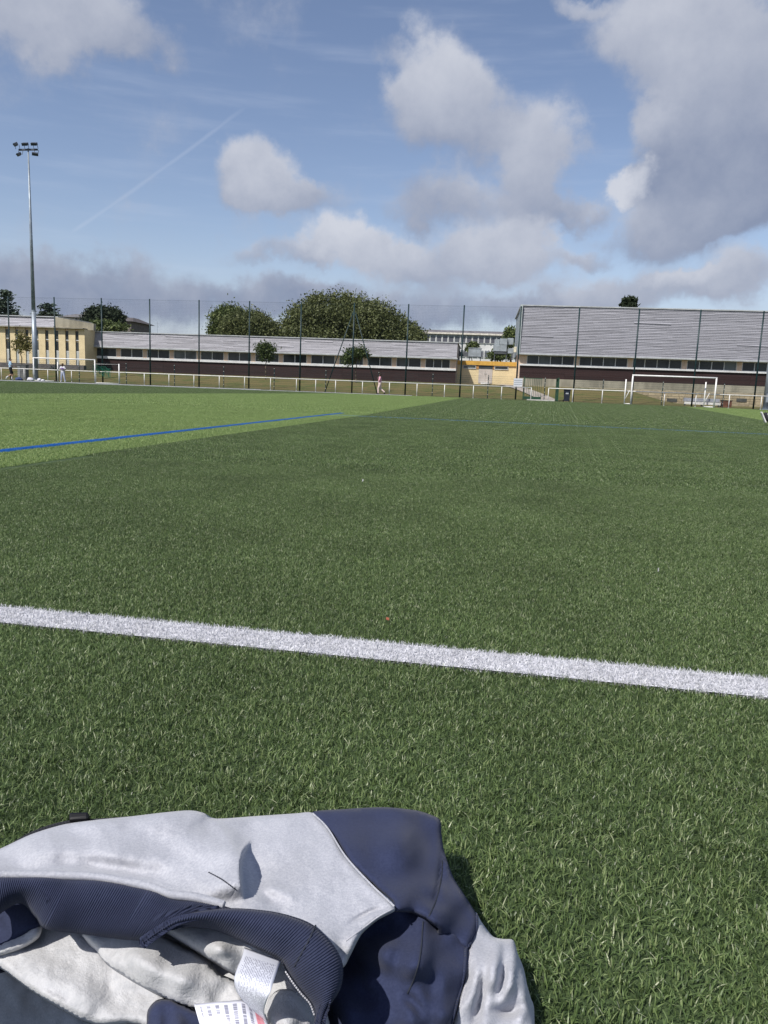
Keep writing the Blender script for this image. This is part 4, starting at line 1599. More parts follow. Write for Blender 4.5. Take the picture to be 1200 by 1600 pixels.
STAND = dict(pel=(0, 0, .95), wst=(0, .01, 1.10), chs=(0, 0, 1.33), nck=(0, .0, 1.48), jaw=(0, .025, 1.55), hed=(0, .02, 1.63), top=(0, .01, 1.70),
             sl=(-.19, 0, 1.40), el=(-.24, -.03, 1.12), wl=(-.24, .06, .88), hl=(-.24, .09, .79), sr=(.19, 0, 1.40), er=(.24, -.03, 1.12), wr=(.24, .06, .88), hr=(.24, .09, .79),
             ul=(-.095, 0, .86), kl=(-.10, .02, .49), al=(-.11, -.02, .09), tl=(-.12, .14, .04), ur=(.095, 0, .86), kr=(.10, .02, .49), ar=(.11, -.02, .09), tr=(.12, .14, .04))
SHIRT = ['wst-chs', ('pel-wst', .1, 1), 'chs-sl', 'chs-sr', ('sl-el', 0, .65), ('sr-er', 0, .65), ('chs-nck', 0, .45)]
PANTS = [('pel-wst', 0, .35), 'pel-ul', 'pel-ur', 'ul-kl', 'ur-kr', ('kl-al', 0, .93), ('kr-ar', 0, .93)]
SHORTS = [('pel-wst', 0, .35), 'pel-ul', 'pel-ur', ('ul-kl', 0, .85), ('ur-kr', 0, .85)]
SHOES = [('kl-al', .95, 1), ('kr-ar', .95, 1), 'al-tl', 'ar-tr']
SK1 = mat('skin_light', (.42, .25, .18), .6, .06, 8)
SK2 = mat('skin_dark', (.10, .055, .038), .6, .06, 8)
cl = lambda n, c: mat(n, c, .85, .08, 12)


def on_pitch(px, py, c):
    s, _ = PF.at(px, py, c)
    return PF.world(s, c, .003)


J = dict(STAND)
J.update(kl=(-.10, .16, .50), al=(-.10, .06, .10), tl=(-.11, .21, .05), kr=(.10, .05, .48), ar=(.11, -.33, .20), tr=(.11, -.33, .08), el=(-.26, -.10, 1.14), wl=(-.2, .12, 1.04), hl=(-.17, .2, 1.02), er=(.25, .04, 1.13), wr=(.2, .22, 1.06), hr=(.17, .30, 1.06))
person('person in pale blue t-shirt and black shorts walking behind the left goal', on_pitch(17, 593, 62.0), R(-60), J, 1.93, SK1,
       [('shirt', cl('cloth_paleblue', (.36, .52, .68)), SHIRT, .022), ('shorts', cl('cloth_black', (.015, .016, .022)), SHORTS, .026), ('shoes', cl('shoe_white', (.62, .62, .62)), SHOES + [('kl-al', .6, 1), ('kr-ar', .6, 1)], .010)])
J = dict(STAND)
J.update(kl=(-.16, .02, .49), al=(-.22, -.02, .09), tl=(-.25, .12, .04), kr=(.13, .03, .49), ar=(.17, -.02, .09), tr=(.20, .12, .04), el=(-.30, .0, 1.16), wl=(-.10, .17, 1.18), hl=(-.02, .19, 1.20), er=(.30, 0, 1.16), wr=(.12, .18, 1.22), hr=(.04, .21, 1.24), _fwd=(0, 1, 0))
p2 = person('child in white shirt with purple band and pale trousers standing in the goal', on_pitch(98.5, 597, 64.5), R(172), J, 1.66, SK2,
            [('shirt', cl('cloth_white', (.66, .65, .70)), SHIRT, .022), ('chest_band', cl('cloth_purple', (.16, .10, .28)), [('wst-chs', .62, .98)], .026), ('trousers', cl('cloth_greyblue', (.42, .46, .58)), PANTS, .02), ('shoes', cl('shoe_white', (.62, .62, .62)), SHOES, .012)])
J = dict(STAND)
J.update(kl=(-.09, .12, .50), al=(-.09, .10, .10), tl=(-.10, .25, .05), kr=(.09, -.05, .50), ar=(.10, -.42, .19), tr=(.10, -.40, .06), el=(-.24, .06, 1.13), wl=(-.12, .20, 1.36), hl=(-.08, .16, 1.46), er=(.25, -.06, 1.13), wr=(.22, .10, .92), hr=(.2, .16, .86))
person('person in pink top and cream trousers walking along the rail', on_pitch(593, 618, 66.3), R(85), J, 1.80, SK2,
       [('shirt', cl('cloth_pink', (.68, .34, .42)), SHIRT + [('sl-el', .6, 1), ('sr-er', .6, 1)], .024), ('trousers', cl('cloth_cream', (.68, .52, .50)), PANTS, .026), ('shoes', cl('shoe_black', (.02, .02, .025)), SHOES, .012)])
# seated person at the right, only a foot reaches into view
J = dict(STAND)
dz = -.83
for kx in ('pel', 'wst', 'chs', 'nck', 'jaw', 'hed', 'top', 'sl', 'sr'):
    x, y, z = STAND[kx]
    J[kx] = (x, y - .28 * max(0, z - .95), z + dz)
J.update(ul=(-.10, .06, .12), ur=(.10, .06, .12), kl=(-.13, .48, .17), kr=(.14, .48, .19), al=(-.16, .90, .10), ar=(.17, .90, .13), tl=(-.18, .965, .24), tr=(.20, .96, .27),
         el=(-.28, -.33, .34), wl=(-.30, -.42, .10), hl=(-.30, -.48, .05), er=(.28, -.33, .34), wr=(.30, -.42, .10), hr=(.30, -.48, .05))
g = ground(1200, 657)
loc = PF.world(PF.at(1197, 650, 18.6)[0] + 1.0, 18.6, .012)
seat = person('person in pale jeans and black trainers sitting on the turf', loc, R(86), J, 1.8, SK1,
              [('shirt', cl('cloth_grey', (.2, .2, .22)), SHIRT, .022), ('jeans', cl('cloth_jeans', (.20, .27, .38)), PANTS, .024), ('trainers', cl('shoe_black', (.02, .02, .025)), SHOES, .02)])
for sd in 'lr':
    a, t_ = Vector(J['a' + sd]), Vector(J['t' + sd])
    d = (t_ - a).normalized()
    q = MB()
    nrm = Vector((0, 1, -.35)).normalized()
    c0 = a - d * .05 + nrm * .052
    c1 = t_ + d * .05 + nrm * .052
    wdt = Vector((1, 0, 0)) * .047
    q.add([tuple(c0 - wdt), tuple(c0 + wdt), tuple(c1 + wdt * .9), tuple(c1 - wdt * .9), tuple(c0 - wdt + nrm * .028), tuple(c0 + wdt + nrm * .028), tuple(c1 + wdt * .9 + nrm * .028), tuple(c1 - wdt * .9 + nrm * .028)],
          [(0, 1, 2, 3), (7, 6, 5, 4), (0, 4, 5, 1), (1, 5, 6, 2), (2, 6, 7, 3), (3, 7, 4, 0)])
    bevel(q.build('sole', mat('sole_white', (.66, .66, .64), .6), seat), .012)


# ------------------------------------------------------------------ things left on the ground
def lump(name, label, cat, px, py, c, sx, sy, sz, m, seed, parts=None):
    s, _ = PF.at(px, py, c)
    me = bpy.data.meshes.new(name)
    bm = bmesh.new()
    bmesh.ops.create_icosphere(bm, subdivisions=3, radius=1)
    for v in bm.verts:
        k = 1 + .22 * mnoise.noise(v.co * 1.8 + Vector((seed, 0, 0))) + .08 * mnoise.noise(v.co * 5 + Vector((seed, 3, 0)))
        z = v.co.z * k
        v.co = Vector((v.co.x * sx * k, v.co.y * sy * k, max(0, (z + .55) / 1.55) * sz))
    bm.to_mesh(me)
    bm.free()
    for p in me.polygons:
        p.use_smooth = True
    me.materials.append(m)
    o = bpy.data.objects.new(name, me)
    COL.objects.link(o)
    o.location = PF.world(s, c, .012)
    put_props(o, label, cat)
    if parts:
        h = MB().path([(-sx * .4, 0, sz * .85), (-sx * .25, 0, sz * 1.12), (sx * .25, 0, sz * 1.12), (sx * .4, 0, sz * .85)], .015, 6).build('handle', m, o, True)
    return o


lump('sports_bag', 'dark blue bag lying near the walking person', 'bag', 29.5, 593, 64.5, .34, .2, .26, cl('bag_blue', (.05, .07, .16)), 1, True)
lump('clothes_pile', 'white clothes pile against the left goal post', 'clothes', 47.5, 594, 64.0, .30, .2, .30, cl('cloth_white', (.66, .65, .70)), 2)
lump('plastic_bag', 'small white bag behind the goal line, taller of two', 'bag', 61, 593.5, 64.5, .19, .15, .25, cl('cloth_white', (.66, .65, .70)), 3)
lump('plastic_bag', 'small white bag behind the goal line, flatter of two', 'bag', 67, 593.5, 64.5, .17, .13, .17, cl('cloth_white', (.66, .65, .70)), 4)
lump('clothes_pile', 'small dark heap at the goal back post', 'clothes', 87, 595, 66.6, .13, .12, .15, cl('bag_dark', (.04, .035, .035)), 5)

# cabinet and tubs behind the fence
s0, z1_ = PF.at(27, 570, 71.0)
s1, _ = PF.at(40, 570, 71.0)
zb_ = bank_z(s0, 71.0)
cab, off = PF.thing('electric_cabinet', 'grey metal cabinet behind the rail next to the mast', 'cabinet', s0, 71.0, zb_)
bevel(MB(off).box(s0, s1, 71.0, 71.5, zb_, 1.45).build('casing', mat('cabinet_grey', (.17, .17, .17), .6), cab), .02)
MB(off).box(s0 + .03, s0 + .3, 70.97, 70.998, zb_ + .1, 1.38).build('door', mat('cabinet_pale', (.28, .29, .30), .5), cab)
MB(off).box(s0 - .04, s1 + .04, 70.94, 71.55, 1.452, 1.52).build('roof', mat('cabinet_grey', (.17, .17, .17), .6), cab)
s0, z1_ = PF.at(1070, 621, 73.0)
s1, z0_ = PF.at(1126, 632, 73.0)
bz = bank_z(s1, 73) + .05
ben, off = PF.thing('low_bench', 'long low grey bench with white front behind the right goal', 'bench', s0, 73.0, bz)
MB(off).box(s0, s1, 73.0, 73.05, .12 + bz, .36 + bz).build('front_board', M_WP, ben)
MB(off).box(s0 - .05, s1 + .05, 72.98, 73.5, .362 + bz, .42 + bz).build('seat', mat('bench_grey', (.30, .31, .34), .7), ben)
MB(off).box(s0, s1, 73.42, 73.47, .422 + bz, .68 + bz).build('backrest', mat('bench_grey', (.30, .31, .34), .7), ben)
for s in (s0 + .1, (s0 + s1) / 2, s1 - .1):
    MB(off).box(s - .04, s + .04, 73.06, 73.46, bz - .05, .36 + bz).build('leg', M_DUCTD, ben)
s0, _ = PF.at(1128, 626, 73.2)
s1, _ = PF.at(1144, 626, 73.2)
box_, off = PF.thing('storage_box', 'small reddish brown box with dark lid beside the low bench', 'box', s0, 73.2, bz)
bevel(MB(off).box(s0, s1, 73.2, 73.7, bz - .05, bz + .52).build('box_body', mat('box_brown', (.16, .07, .045), .8), box_), .02)
bevel(MB(off).box(s0 - .04, s1 + .04, 73.16, 73.74, bz + .522, bz + .6).build('lid', mat('box_lid', (.05, .035, .03), .7), box_), .02)

# litter on the turf
g = ground(603, 967, .012)
o = MB().add([(0, 0, .008), (.011, .002, .004), (.012, .007, .010), (.002, .006, .014), (0, 0, .006), (.011, .002, .002), (.012, .007, .008), (.002, .006, .012)], [(0, 1, 2, 3), (7, 6, 5, 4), (0, 4, 5, 1), (1, 5, 6, 2), (2, 6, 7, 3), (3, 7, 4, 0)]).build('litter_scrap', mat('scrap_red', (.32, .10, .06), .7))
o.location = (g[0], g[1], .007)
o.scale = (.6, .6, .6)
put_props(o, 'tiny red scrap lying on the turf beyond the white line', 'litter')
for (px, py, lab) in ((566, 751, 'tiny white paper scrap on the dark turf far past the line'), (1028, 891, 'tiny white scrap on the turf past the red one')):
    g = ground(px, py, .012)
    k = .003 if py > 800 else .006
    o = MB().add([(0, 0, 0), (k, 0, .004), (k, k * .6, .012), (0, k * .6, .01), (0, 0, -.002), (k, 0, .002), (k, k * .6, .010), (0, k * .6, .008)], [(0, 1, 2, 3), (7, 6, 5, 4), (0, 4, 5, 1), (1, 5, 6, 2), (2, 6, 7, 3), (3, 7, 4, 0)]).build('litter_scrap', mat('scrap_pale', (.36, .36, .36), .8))
    o.location = (g[0], g[1], .008)
    put_props(o, lab, 'litter')

# ------------------------------------------------------------------ sweatshirt lying in front
def cloth_mat(name, c1, c2, scale, bump, bscale, rough=.9, sheen=.25):
    m = bpy.data.materials.new(name)
    m.use_nodes = True
    t = NT(m.node_tree)
    p = t.n['Principled BSDF']
    p.inputs['Roughness'].default_value = rough
    p.inputs['Specular IOR Level'].default_value = .12
    p.inputs['Sheen Weight'].default_value = sheen
    p.inputs['Sheen Roughness'].default_value = .5
    g = t.node('ShaderNodeNewGeometry')
    f = t.ramp(t.noise(g.outputs['Position'], scale, 5, .7), .3, .7)
    f2 = t.ramp(t.noise(g.outputs['Position'], 14, 3, .5), .3, .7, .92, 1.06)
    c = t.vec('MULTIPLY', t.mix(f, c1, c2), t.xyz(f2, f2, f2))
    t.put(p.inputs['Base Color'], c)
    b = t.node('ShaderNodeBump')
    b.inputs['Strength'].default_value = bump
    b.inputs['Distance'].default_value = .0012
    h = t.math('ADD', t.noise(g.outputs['Position'], bscale, 4, .65), t.math('MULTIPLY', t.noise(g.outputs['Position'], 90, 3, .5), .35))
    t.put(b.inputs['Height'], h)
    t.l.new(b.outputs[0], p.inputs['Normal'])
    return m


M_GREY = cloth_mat('jersey_grey_melange', (.34, .35, .395), (.46, .468, .505), 420, .55, 700)
M_FLEE = cloth_mat('fleece_inside', (.44, .445, .46), (.54, .54, .55), 140, .9, 420, .95, .4)
M_NAVY = cloth_mat('jersey_navy', (.026, .033, .073), (.036, .045, .092), 500, .4, 800, .9, .06)
M_RIB = cloth_mat('rib_navy', (.027, .033, .066), (.036, .044, .084), 500, .3, 900, .9, .06)
M_SLATE = cloth_mat('jersey_slate', (.030, .040, .060), (.040, .051, .074), 500, .3, 900, .9, .05)
M_STRAP = cloth_mat('strap_black', (.012, .013, .018), (.022, .023, .028), 400, .4, 600, .7, .05)
M_BUCK = mat('buckle_black', (.010, .010, .011), .35, .05, 20)
M_THR = mat('thread_dark', (.03, .035, .05), .8)
M_THW = mat('thread_pale', (.5, .5, .54), .8)


def smooth_closed(poly, sub=5):
    P = [np.array(p, float) for p in poly]
    n = len(P)
    out = []
    for i in range(n):
        p0, p1, p2, p3 = P[i - 1], P[i], P[(i + 1) % n], P[(i + 2) % n]
        for k in range(sub):
            t = k / sub
            q = .5 * (2 * p1 + (p2 - p0) * t + (2 * p0 - 5 * p1 + 4 * p2 - p3) * t * t + (3 * p1 - p0 - 3 * p2 + p3) * t ** 3)
            lin = p1 * (1 - t) + p2 * t
            out.append(q * .75 + lin * .25)
    return out


def smooth_open(pts, n):
    P = np.array(pts, float)
    P = np.concatenate([[2 * P[0] - P[1]], P, [2 * P[-1] - P[-2]]])
    d = np.linalg.norm(np.diff(P[1:-1, :2], axis=0), axis=1)
    cum = np.concatenate([[0], np.cumsum(d)])
    out = []
    for k in range(n):
        u = cum[-1] * k / (n - 1)
        i = min(len(d) - 1, max(0, int(np.searchsorted(cum, u, side='right')) - 1))
        t = (u - cum[i]) / max(1e-6, d[i])
        p0, p1, p2, p3 = P[i], P[i + 1], P[i + 2], P[i + 3]
        out.append(.5 * (2 * p1 + (p2 - p0) * t + (2 * p0 - 5 * p1 + 4 * p2 - p3) * t * t + (3 * p1 - p0 - 3 * p2 + p3) * t ** 3))
    return np.array(out)


def poly_dist(Q, pts, closed=False):
    """distance and side of points Q to a polyline"""
    Q = np.array(Q, float)
    best = np.full(len(Q), 1e9)
    side = np.zeros(len(Q))
    n = len(pts)
    for i in range(n if closed else n - 1):
        a, b = np.array(pts[i], float), np.array(pts[(i + 1) % n], float)
        d = b - a
        t = np.clip(((Q - a) @ d) / (d @ d + 1e-9), 0, 1)
        v = Q - (a + t[:, None] * d)
        ds = np.linalg.norm(v, axis=1)
        cr = d[0] * v[:, 1] - d[1] * v[:, 0]
        m = ds < best
        best[m] = ds[m]
        side[m] = np.sign(cr[m])
    return best, side


def idw(Q, ctrl):
    C = np.array(ctrl, float)
    d = np.linalg.norm(Q[:, None, :] - C[None, :, :2], axis=2) + 8
    wgt = d ** -3.2
    return (wgt * C[None, :, 2]).sum(1) / wgt.sum(1)


def finish_cloth(o, thick):
    for p in o.data.polygons:
        p.use_smooth = True
    sd = o.modifiers.new('thickness', 'SOLIDIFY')
    sd.thickness = thick
    sd.offset = -1
    return o


def cloth(name, poly, ctrl, m, parent, ridges=(), steps=(), edge=(9, .006), step=5.0, skirt=None, wrinkle=.0022, seed=0, thick=.003, label=None):
    B = smooth_closed(poly)
    Bn = np.array(B)
    x0, y0 = Bn.min(0)
    x1, y1 = Bn.max(0)
    gxs, gys = np.meshgrid(np.arange(x0, x1, step), np.arange(y0, y1, step * .86))
    gxs[::2] += step * .5
    G = np.stack([gxs.ravel(), gys.ravel()], 1)
    db_, _ = poly_dist(G, B, True)
    # inside test
    ins = np.zeros(len(G), bool)
    n = len(B)
    for i in range(n):
        a, b = B[i], B[(i + 1) % n]
        c = ((a[1] > G[:, 1]) != (b[1] > G[:, 1])) & (G[:, 0] < (b[0] - a[0]) * (G[:, 1] - a[1]) / (b[1] - a[1] + 1e-12) + a[0])
        ins ^= c
    G = G[ins & (db_ > step * .55)]
    Q = np.concatenate([Bn, G])
    vt, _, ft, *_r = delaunay_2d_cdt([Vector(q.tolist()) for q in Q], [(i, (i + 1) % n) for i in range(n)], [], 1, 1e-4)
    Q = np.array([(q[0], q[1]) for q in vt])
    z = idw(Q, ctrl)
    for (pl, amp, wd) in ridges:
        sp_ = smooth_open([(*q, 0) for q in pl], 90)[:, :2]
        d, _ = poly_dist(Q, sp_)
        j = np.linalg.norm(Q[:, None, :] - sp_[None], axis=2).argmin(1) / 89.0
        tp = np.clip(np.minimum(j, 1 - j) / .4, 0, 1)
        tp = .1 + .9 * tp * tp * (3 - 2 * tp)
        z += amp * tp * np.exp(-(d / wd) ** 2)
    for (pl, amp, wl, wr) in steps:
        sp_ = smooth_open([(*q, 0) for q in pl], 90)[:, :2]
        d, sg = poly_dist(Q, sp_)
        j = np.linalg.norm(Q[:, None, :] - sp_[None], axis=2).argmin(1) / 89.0
        tp = np.clip(np.minimum(j, 1 - j) / .35, 0, 1)
        amp = amp * tp * tp * (3 - 2 * tp)
        z += np.where(sg < 0, amp * np.exp(-(d / wl) ** 2), amp * np.exp(-(d / wr) ** 2))
    db_, _ = poly_dist(Q, B, True)
    z -= edge[1] * np.clip(1 - db_ / edge[0], 0, 1) ** 2
    for i in range(len(Q)):
        z[i] += wrinkle * (mnoise.noise((Q[i][0] * .022, Q[i][1] * .026, seed)) + .5 * mnoise.noise((Q[i][0] * .055, Q[i][1] * .05, seed + 7)))
    V = [tuple(ground(q[0], q[1], zz)) for q, zz in zip(Q, z)]
    fs = [tuple(f) for f in ft]
    if skirt:
        bi = [i for i in range(len(Q)) if db_[i] < .01 and skirt(*Q[i])]
        key = {(round(b[0], 3), round(b[1], 3)): k for k, b in enumerate(B)}
        order = {}
        for i in bi:
            k = key.get((round(Q[i][0], 3), round(Q[i][1], 3)))
            if k is not None:
                order[k] = i
        low = {}
        for k, i in order.items():
            p = np.array(V[i])
            aw = p - CP
            aw[2] = 0
            aw /= np.linalg.norm(aw)
            a1 = p + aw * .012 + np.array([0, 0, -.35 * p[2]])
            a2 = p + aw * .018
            a2[2] = .012
            low[k] = (len(V), len(V) + 1)
            V += [tuple(a1), tuple(a2)]
        for k in order:
            k2 = (k + 1) % n
            if k2 in order:
                i, j = order[k], order[k2]
                fs += [(i, j, low[k2][0], low[k][0]), (low[k][0], low[k2][0], low[k2][1], low[k][1])]
    me = bpy.data.meshes.new(name)
    me.from_pydata(V, [], fs)
    me.materials.append(m)
    fix_up(me)
    o = bpy.data.objects.new(name, me)
    COL.objects.link(o)
    o.parent = parent
    if label:
        o['label'] = label
    return finish_cloth(o, thick)


def fix_up(me):
    bm = bmesh.new()
    bm.from_mesh(me)
    bmesh.ops.recalc_face_normals(bm, faces=bm.faces)
    s = sum(f.normal.z * f.calc_area() for f in bm.faces)
    if s < 0:
        bmesh.ops.reverse_faces(bm, faces=bm.faces)
    bm.to_mesh(me)
    bm.free()


def loft(name, A, B, nu, nv, m, parent, bulge=0.0, ribs=0, rib_amp=.0007, thick=.003, wave=0.0, uv=False, lip=0.0):
    """sheet between two edges of (px, py, z) points"""
    a, b = smooth_open(A, nu), smooth_open(B, nu)
    V = []
    for i in range(nu):
        for j in range(nv):
            t = j / (nv - 1)
            q = a[i] * (1 - t) + b[i] * t
            z = q[2] + bulge * math.sin(math.pi * t) ** .7
            z -= lip * (max(0, 1 - t / .12) ** 2 + max(0, (t - .88) / .12) ** 2)
            if ribs:
                z += rib_amp * math.cos(2 * math.pi * ribs * i / (nu - 1))
            z += wave * mnoise.noise((q[0] * .02, q[1] * .02, 3.3))
            V.append(tuple(ground(q[0], q[1], z)))
    F = [(i * nv + j, (i + 1) * nv + j, (i + 1) * nv + j + 1, i * nv + j + 1) for i in range(nu - 1) for j in range(nv - 1)]
    me = bpy.data.meshes.new(name)
    me.from_pydata(V, [], F)
    if uv:
        ul = me.uv_layers.new(name='UVMap')
        for lp in me.loops:
            i, j = divmod(lp.vertex_index, nv)
            ul.data[lp.index].uv = (i / (nu - 1), j / (nv - 1))
    me.materials.append(m)
    fix_up(me)
    o = bpy.data.objects.new(name, me)
    COL.objects.link(o)
    o.parent = parent
    return finish_cloth(o, thick)


def stitches(name, pts, r, m, parent, dash=None, n=60, snap=True):
    P = smooth_open(pts, n)
    q = MB()
    W_ = []
    dg = bpy.context.evaluated_depsgraph_get()
    for p in P:
        w_ = ground(*p)
        if snap:
            d = ray(p[0], p[1])
            d = d / np.linalg.norm(d)
            hit, loc_, nor, *_o = SC.ray_cast(dg, Vector(CP.tolist()), Vector(d.tolist()), distance=3.0)
            if hit:
                w_ = np.array(loc_) - d * r * .3
        W_.append(tuple(w_))
    for i in range(n - 1):
        if dash and i % dash[0] >= dash[1]:
            continue
        q.tube(W_[i], W_[i + 1], r, r, 5)
    return q.build(name, m, parent, True)


# the dark bag that it lies on
bag = bpy.data.objects.new('kit_bag', None)
COL.objects.link(bag)
bag.location = (0, 0, 0)
put_props(bag, 'black bag with ribbed strap and plastic buckle under the sweatshirt', 'bag')
cloth('bag_body', [(-60, 1400), (0, 1352), (120, 1312), (300, 1300), (520, 1300), (600, 1340), (600, 1430), (500, 1540), (300, 1600), (100, 1600), (-60, 1560)],
      [(0, 1352, .05), (120, 1312, .055), (300, 1300, .06), (520, 1300, .055), (600, 1400, .05), (300, 1450, .05), (300, 1600, .03), (0, 1560, .035)], M_STRAP, bag, edge=(25, .02), step=14, skirt=lambda x, y: True)
loft('strap', [(-50, 1350, .092), (0, 1327, .094), (50, 1299, .096), (100, 1283, .098), (150, 1279, .098), (208, 1275, .098)], [(-50, 1385, .082), (0, 1362, .084), (50, 1335, .086), (100, 1318, .088), (150, 1312, .088), (208, 1308, .088)], 200, 10, M_STRAP, bag, .004, 55, .0006)
pb = [ground(107, 1281, .104), ground(139, 1279, .104), ground(139, 1267, .108), ground(107, 1268, .108)]
bv = [tuple(p) for p in pb] + [tuple(p + np.array([0, .006, -.014])) for p in pb]
bevel(MB().add(bv, [(0, 1, 2, 3), (7, 6, 5, 4), (0, 4, 5, 1), (1, 5, 6, 2), (2, 6, 7, 3), (3, 7, 4, 0)]).build('buckle', M_BUCK, bag), .0025)

sws = bpy.data.objects.new('sweatshirt', None)
COL.objects.link(sws)
put_props(sws, 'crumpled pale grey and navy sweatshirt with ribbed hem and white care labels', 'sweatshirt')
up = lambda x, y: True
# inside of the body
FL = [(-60, 1455), (0, 1440), (60, 1440), (240, 1455), (330, 1440), (400, 1455), (450, 1490), (505, 1560), (510, 1700), (226, 1700), (228, 1606), (150, 1602), (100, 1580), (50, 1550), (0, 1513), (-60, 1490)]
cloth('lining', FL, [(-60, 1470, .074), (0, 1450, .072), (0, 1510, .070), (100, 1575, .066), (150, 1600, .064), (130, 1500, .080), (240, 1470, .080), (330, 1450, .084), (400, 1470, .086), (480, 1560, .082), (300, 1560, .066), (380, 1590, .066), (450, 1600, .072), (300, 1690, .04), (500, 1690, .05)], M_FLEE, sws,
      ridges=[([(0, 1478), (60, 1520), (130, 1560), (200, 1585)], .010, 26), ([(-10, 1505), (60, 1548), (150, 1592)], .004, 6)], edge=(12, .010), wrinkle=.003, seed=2)
cloth('lining_fold', [(128, 1458), (160, 1452), (235, 1456), (285, 1476), (325, 1496), (342, 1520), (372, 1535), (385, 1570), (350, 1582), (300, 1578), (248, 1556), (200, 1530), (165, 1506), (146, 1484)],
      [(130, 1460, .096), (160, 1500, .088), (200, 1528, .086), (250, 1555, .084), (300, 1576, .082), (350, 1580, .08), (230, 1490, .102), (290, 1520, .100), (330, 1510, .094), (380, 1550, .086), (235, 1456, .098)], M_FLEE, sws,
      ridges=[([(150, 1475), (210, 1505), (290, 1540), (350, 1560)], .008, 24), ([(330, 1497), (346, 1512)], -.010, 12)], edge=(11, .013), seed=3)
cloth('lining_fold', [(246, 1446), (290, 1440), (340, 1442), (385, 1462), (440, 1492), (415, 1520), (380, 1528), (346, 1512), (318, 1494), (285, 1474)],
      [(250, 1450, .106), (320, 1450, .110), (380, 1470, .108), (430, 1495, .102), (380, 1525, .094), (340, 1508, .100), (300, 1480, .106), (345, 1480, .114)], M_FLEE, sws, ridges=[([(270, 1452), (330, 1478), (380, 1506)], .006, 15)], edge=(9, .012), seed=4)
cloth('lining_fold', [(412, 1640), (412, 1590), (420, 1560), (436, 1546), (462, 1548), (484, 1570), (492, 1596), (490, 1640)], [(412, 1640, .07), (420, 1560, .092), (460, 1550, .098), (488, 1590, .092), (450, 1590, .102), (490, 1640, .07)], M_FLEE, sws, edge=(12, .012), seed=5)
cloth('lining_fold', [(-30, 1482), (10, 1466), (50, 1444), (66, 1446), (60, 1466), (30, 1484), (-30, 1500)], [(-30, 1490, .080), (30, 1470, .084), (60, 1450, .088)], M_FLEE, sws, edge=(8, .008), seed=6)
# back panel under everything at the lower left, a turned-in bit of navy
cloth('back_panel', [(-80, 1495), (-30, 1496), (20, 1520), (90, 1562), (160, 1596), (245, 1596), (245, 1720), (-80, 1720)], [(-60, 1500, .058), (0, 1520, .058), (90, 1570, .056), (200, 1602, .052), (0, 1600, .056), (100, 1640, .05), (240, 1710, .03), (-60, 1710, .03)], M_SLATE, sws, edge=(10, .004), seed=7, skirt=lambda x, y: x < -60 or y > 1700)
cloth('cuff_tip', [(229, 1600), (231, 1578), (244, 1563), (268, 1560), (300, 1576), (330, 1590), (340, 1650), (228, 1650)], [(230, 1600, .078), (245, 1565, .082), (300, 1578, .084), (280, 1610, .088), (330, 1650, .06), (230, 1650, .06)], M_NAVY, sws, ridges=[([(250, 1580), (245, 1640)], .006, 8), ([(275, 1575), (285, 1640)], .005, 10)], edge=(9, .010), seed=8)
# navy side panel at the lower right with its deep folds
cloth('side_panel', [(560, 1420), (617, 1408), (662, 1420), (700, 1445), (735, 1484), (727, 1530), (712, 1580), (690, 1640), (680, 1720), (480, 1720), (490, 1600), (520, 1540), (540, 1480)],
      [(560, 1430, .090), (617, 1412, .108), (660, 1424, .100), (700, 1448, .084), (732, 1486, .072), (720, 1560, .056), (690, 1630, .054), (670, 1710, .02), (540, 1500, .060), (560, 1560, .062), (500, 1600, .046), (600, 1480, .090), (640, 1500, .096), (650, 1560, .082), (600, 1600, .066), (500, 1710, .02), (590, 1530, .076)], M_NAVY, sws,
      ridges=[([(662, 1425), (656, 1490), (636, 1556)], .012, 26), ([(634, 1462), (604, 1496), (612, 1536)], .012, 18), ([(706, 1480), (696, 1560), (680, 1640)], .012, 26), ([(682, 1510), (674, 1560), (668, 1630)], -.007, 12), ([(622, 1552), (650, 1572), (662, 1600)], -.009, 10), ([(560, 1530), (540, 1600), (535, 1660)], .010, 26), ([(640, 1590), (620, 1640)], .010, 16)], edge=(8, .004), wrinkle=.0022, seed=9, skirt=lambda x, y: y > 1700)
stitches('seam', [(661, 1440, .112), (657, 1490, .110), (648, 1526, .107), (637, 1552, .101)], .0006, M_THR, sws)
# grey sleeve end at the far right
cloth('sleeve', [(742, 1426), (752, 1440), (770, 1463), (786, 1467), (802, 1469), (809, 1490), (818, 1512), (824, 1540), (834, 1580), (836, 1640), (836, 1720), (670, 1720), (690, 1640), (706, 1590), (722, 1530), (727, 1494), (728, 1480)],
      [(745, 1430, .074), (728, 1486, .074), (770, 1465, .066), (802, 1470, .056), (818, 1512, .046), (834, 1580, .034), (836, 1700, .015), (690, 1640, .046), (720, 1540, .064), (760, 1510, .074), (790, 1520, .062), (760, 1580, .058), (800, 1590, .046), (690, 1710, .02), (760, 1660, .04)], M_GREY, sws,
      ridges=[([(776, 1474), (774, 1520), (760, 1560)], .013, 12), ([(801, 1478), (797, 1530), (782, 1572)], .013, 11), ([(788, 1476), (786, 1530), (772, 1566)], -.010, 7), ([(748, 1486), (744, 1540), (724, 1590)], .006, 9), ([(757, 1500), (748, 1570), (735, 1620)], -.010, 7), ([(815, 1530), (818, 1580), (800, 1600)], .010, 10), ([(752, 1576), (800, 1580), (826, 1560)], -.010, 9)], edge=(10, .010), wrinkle=.003, seed=10, skirt=lambda x, y: x > 738 or y > 1700)
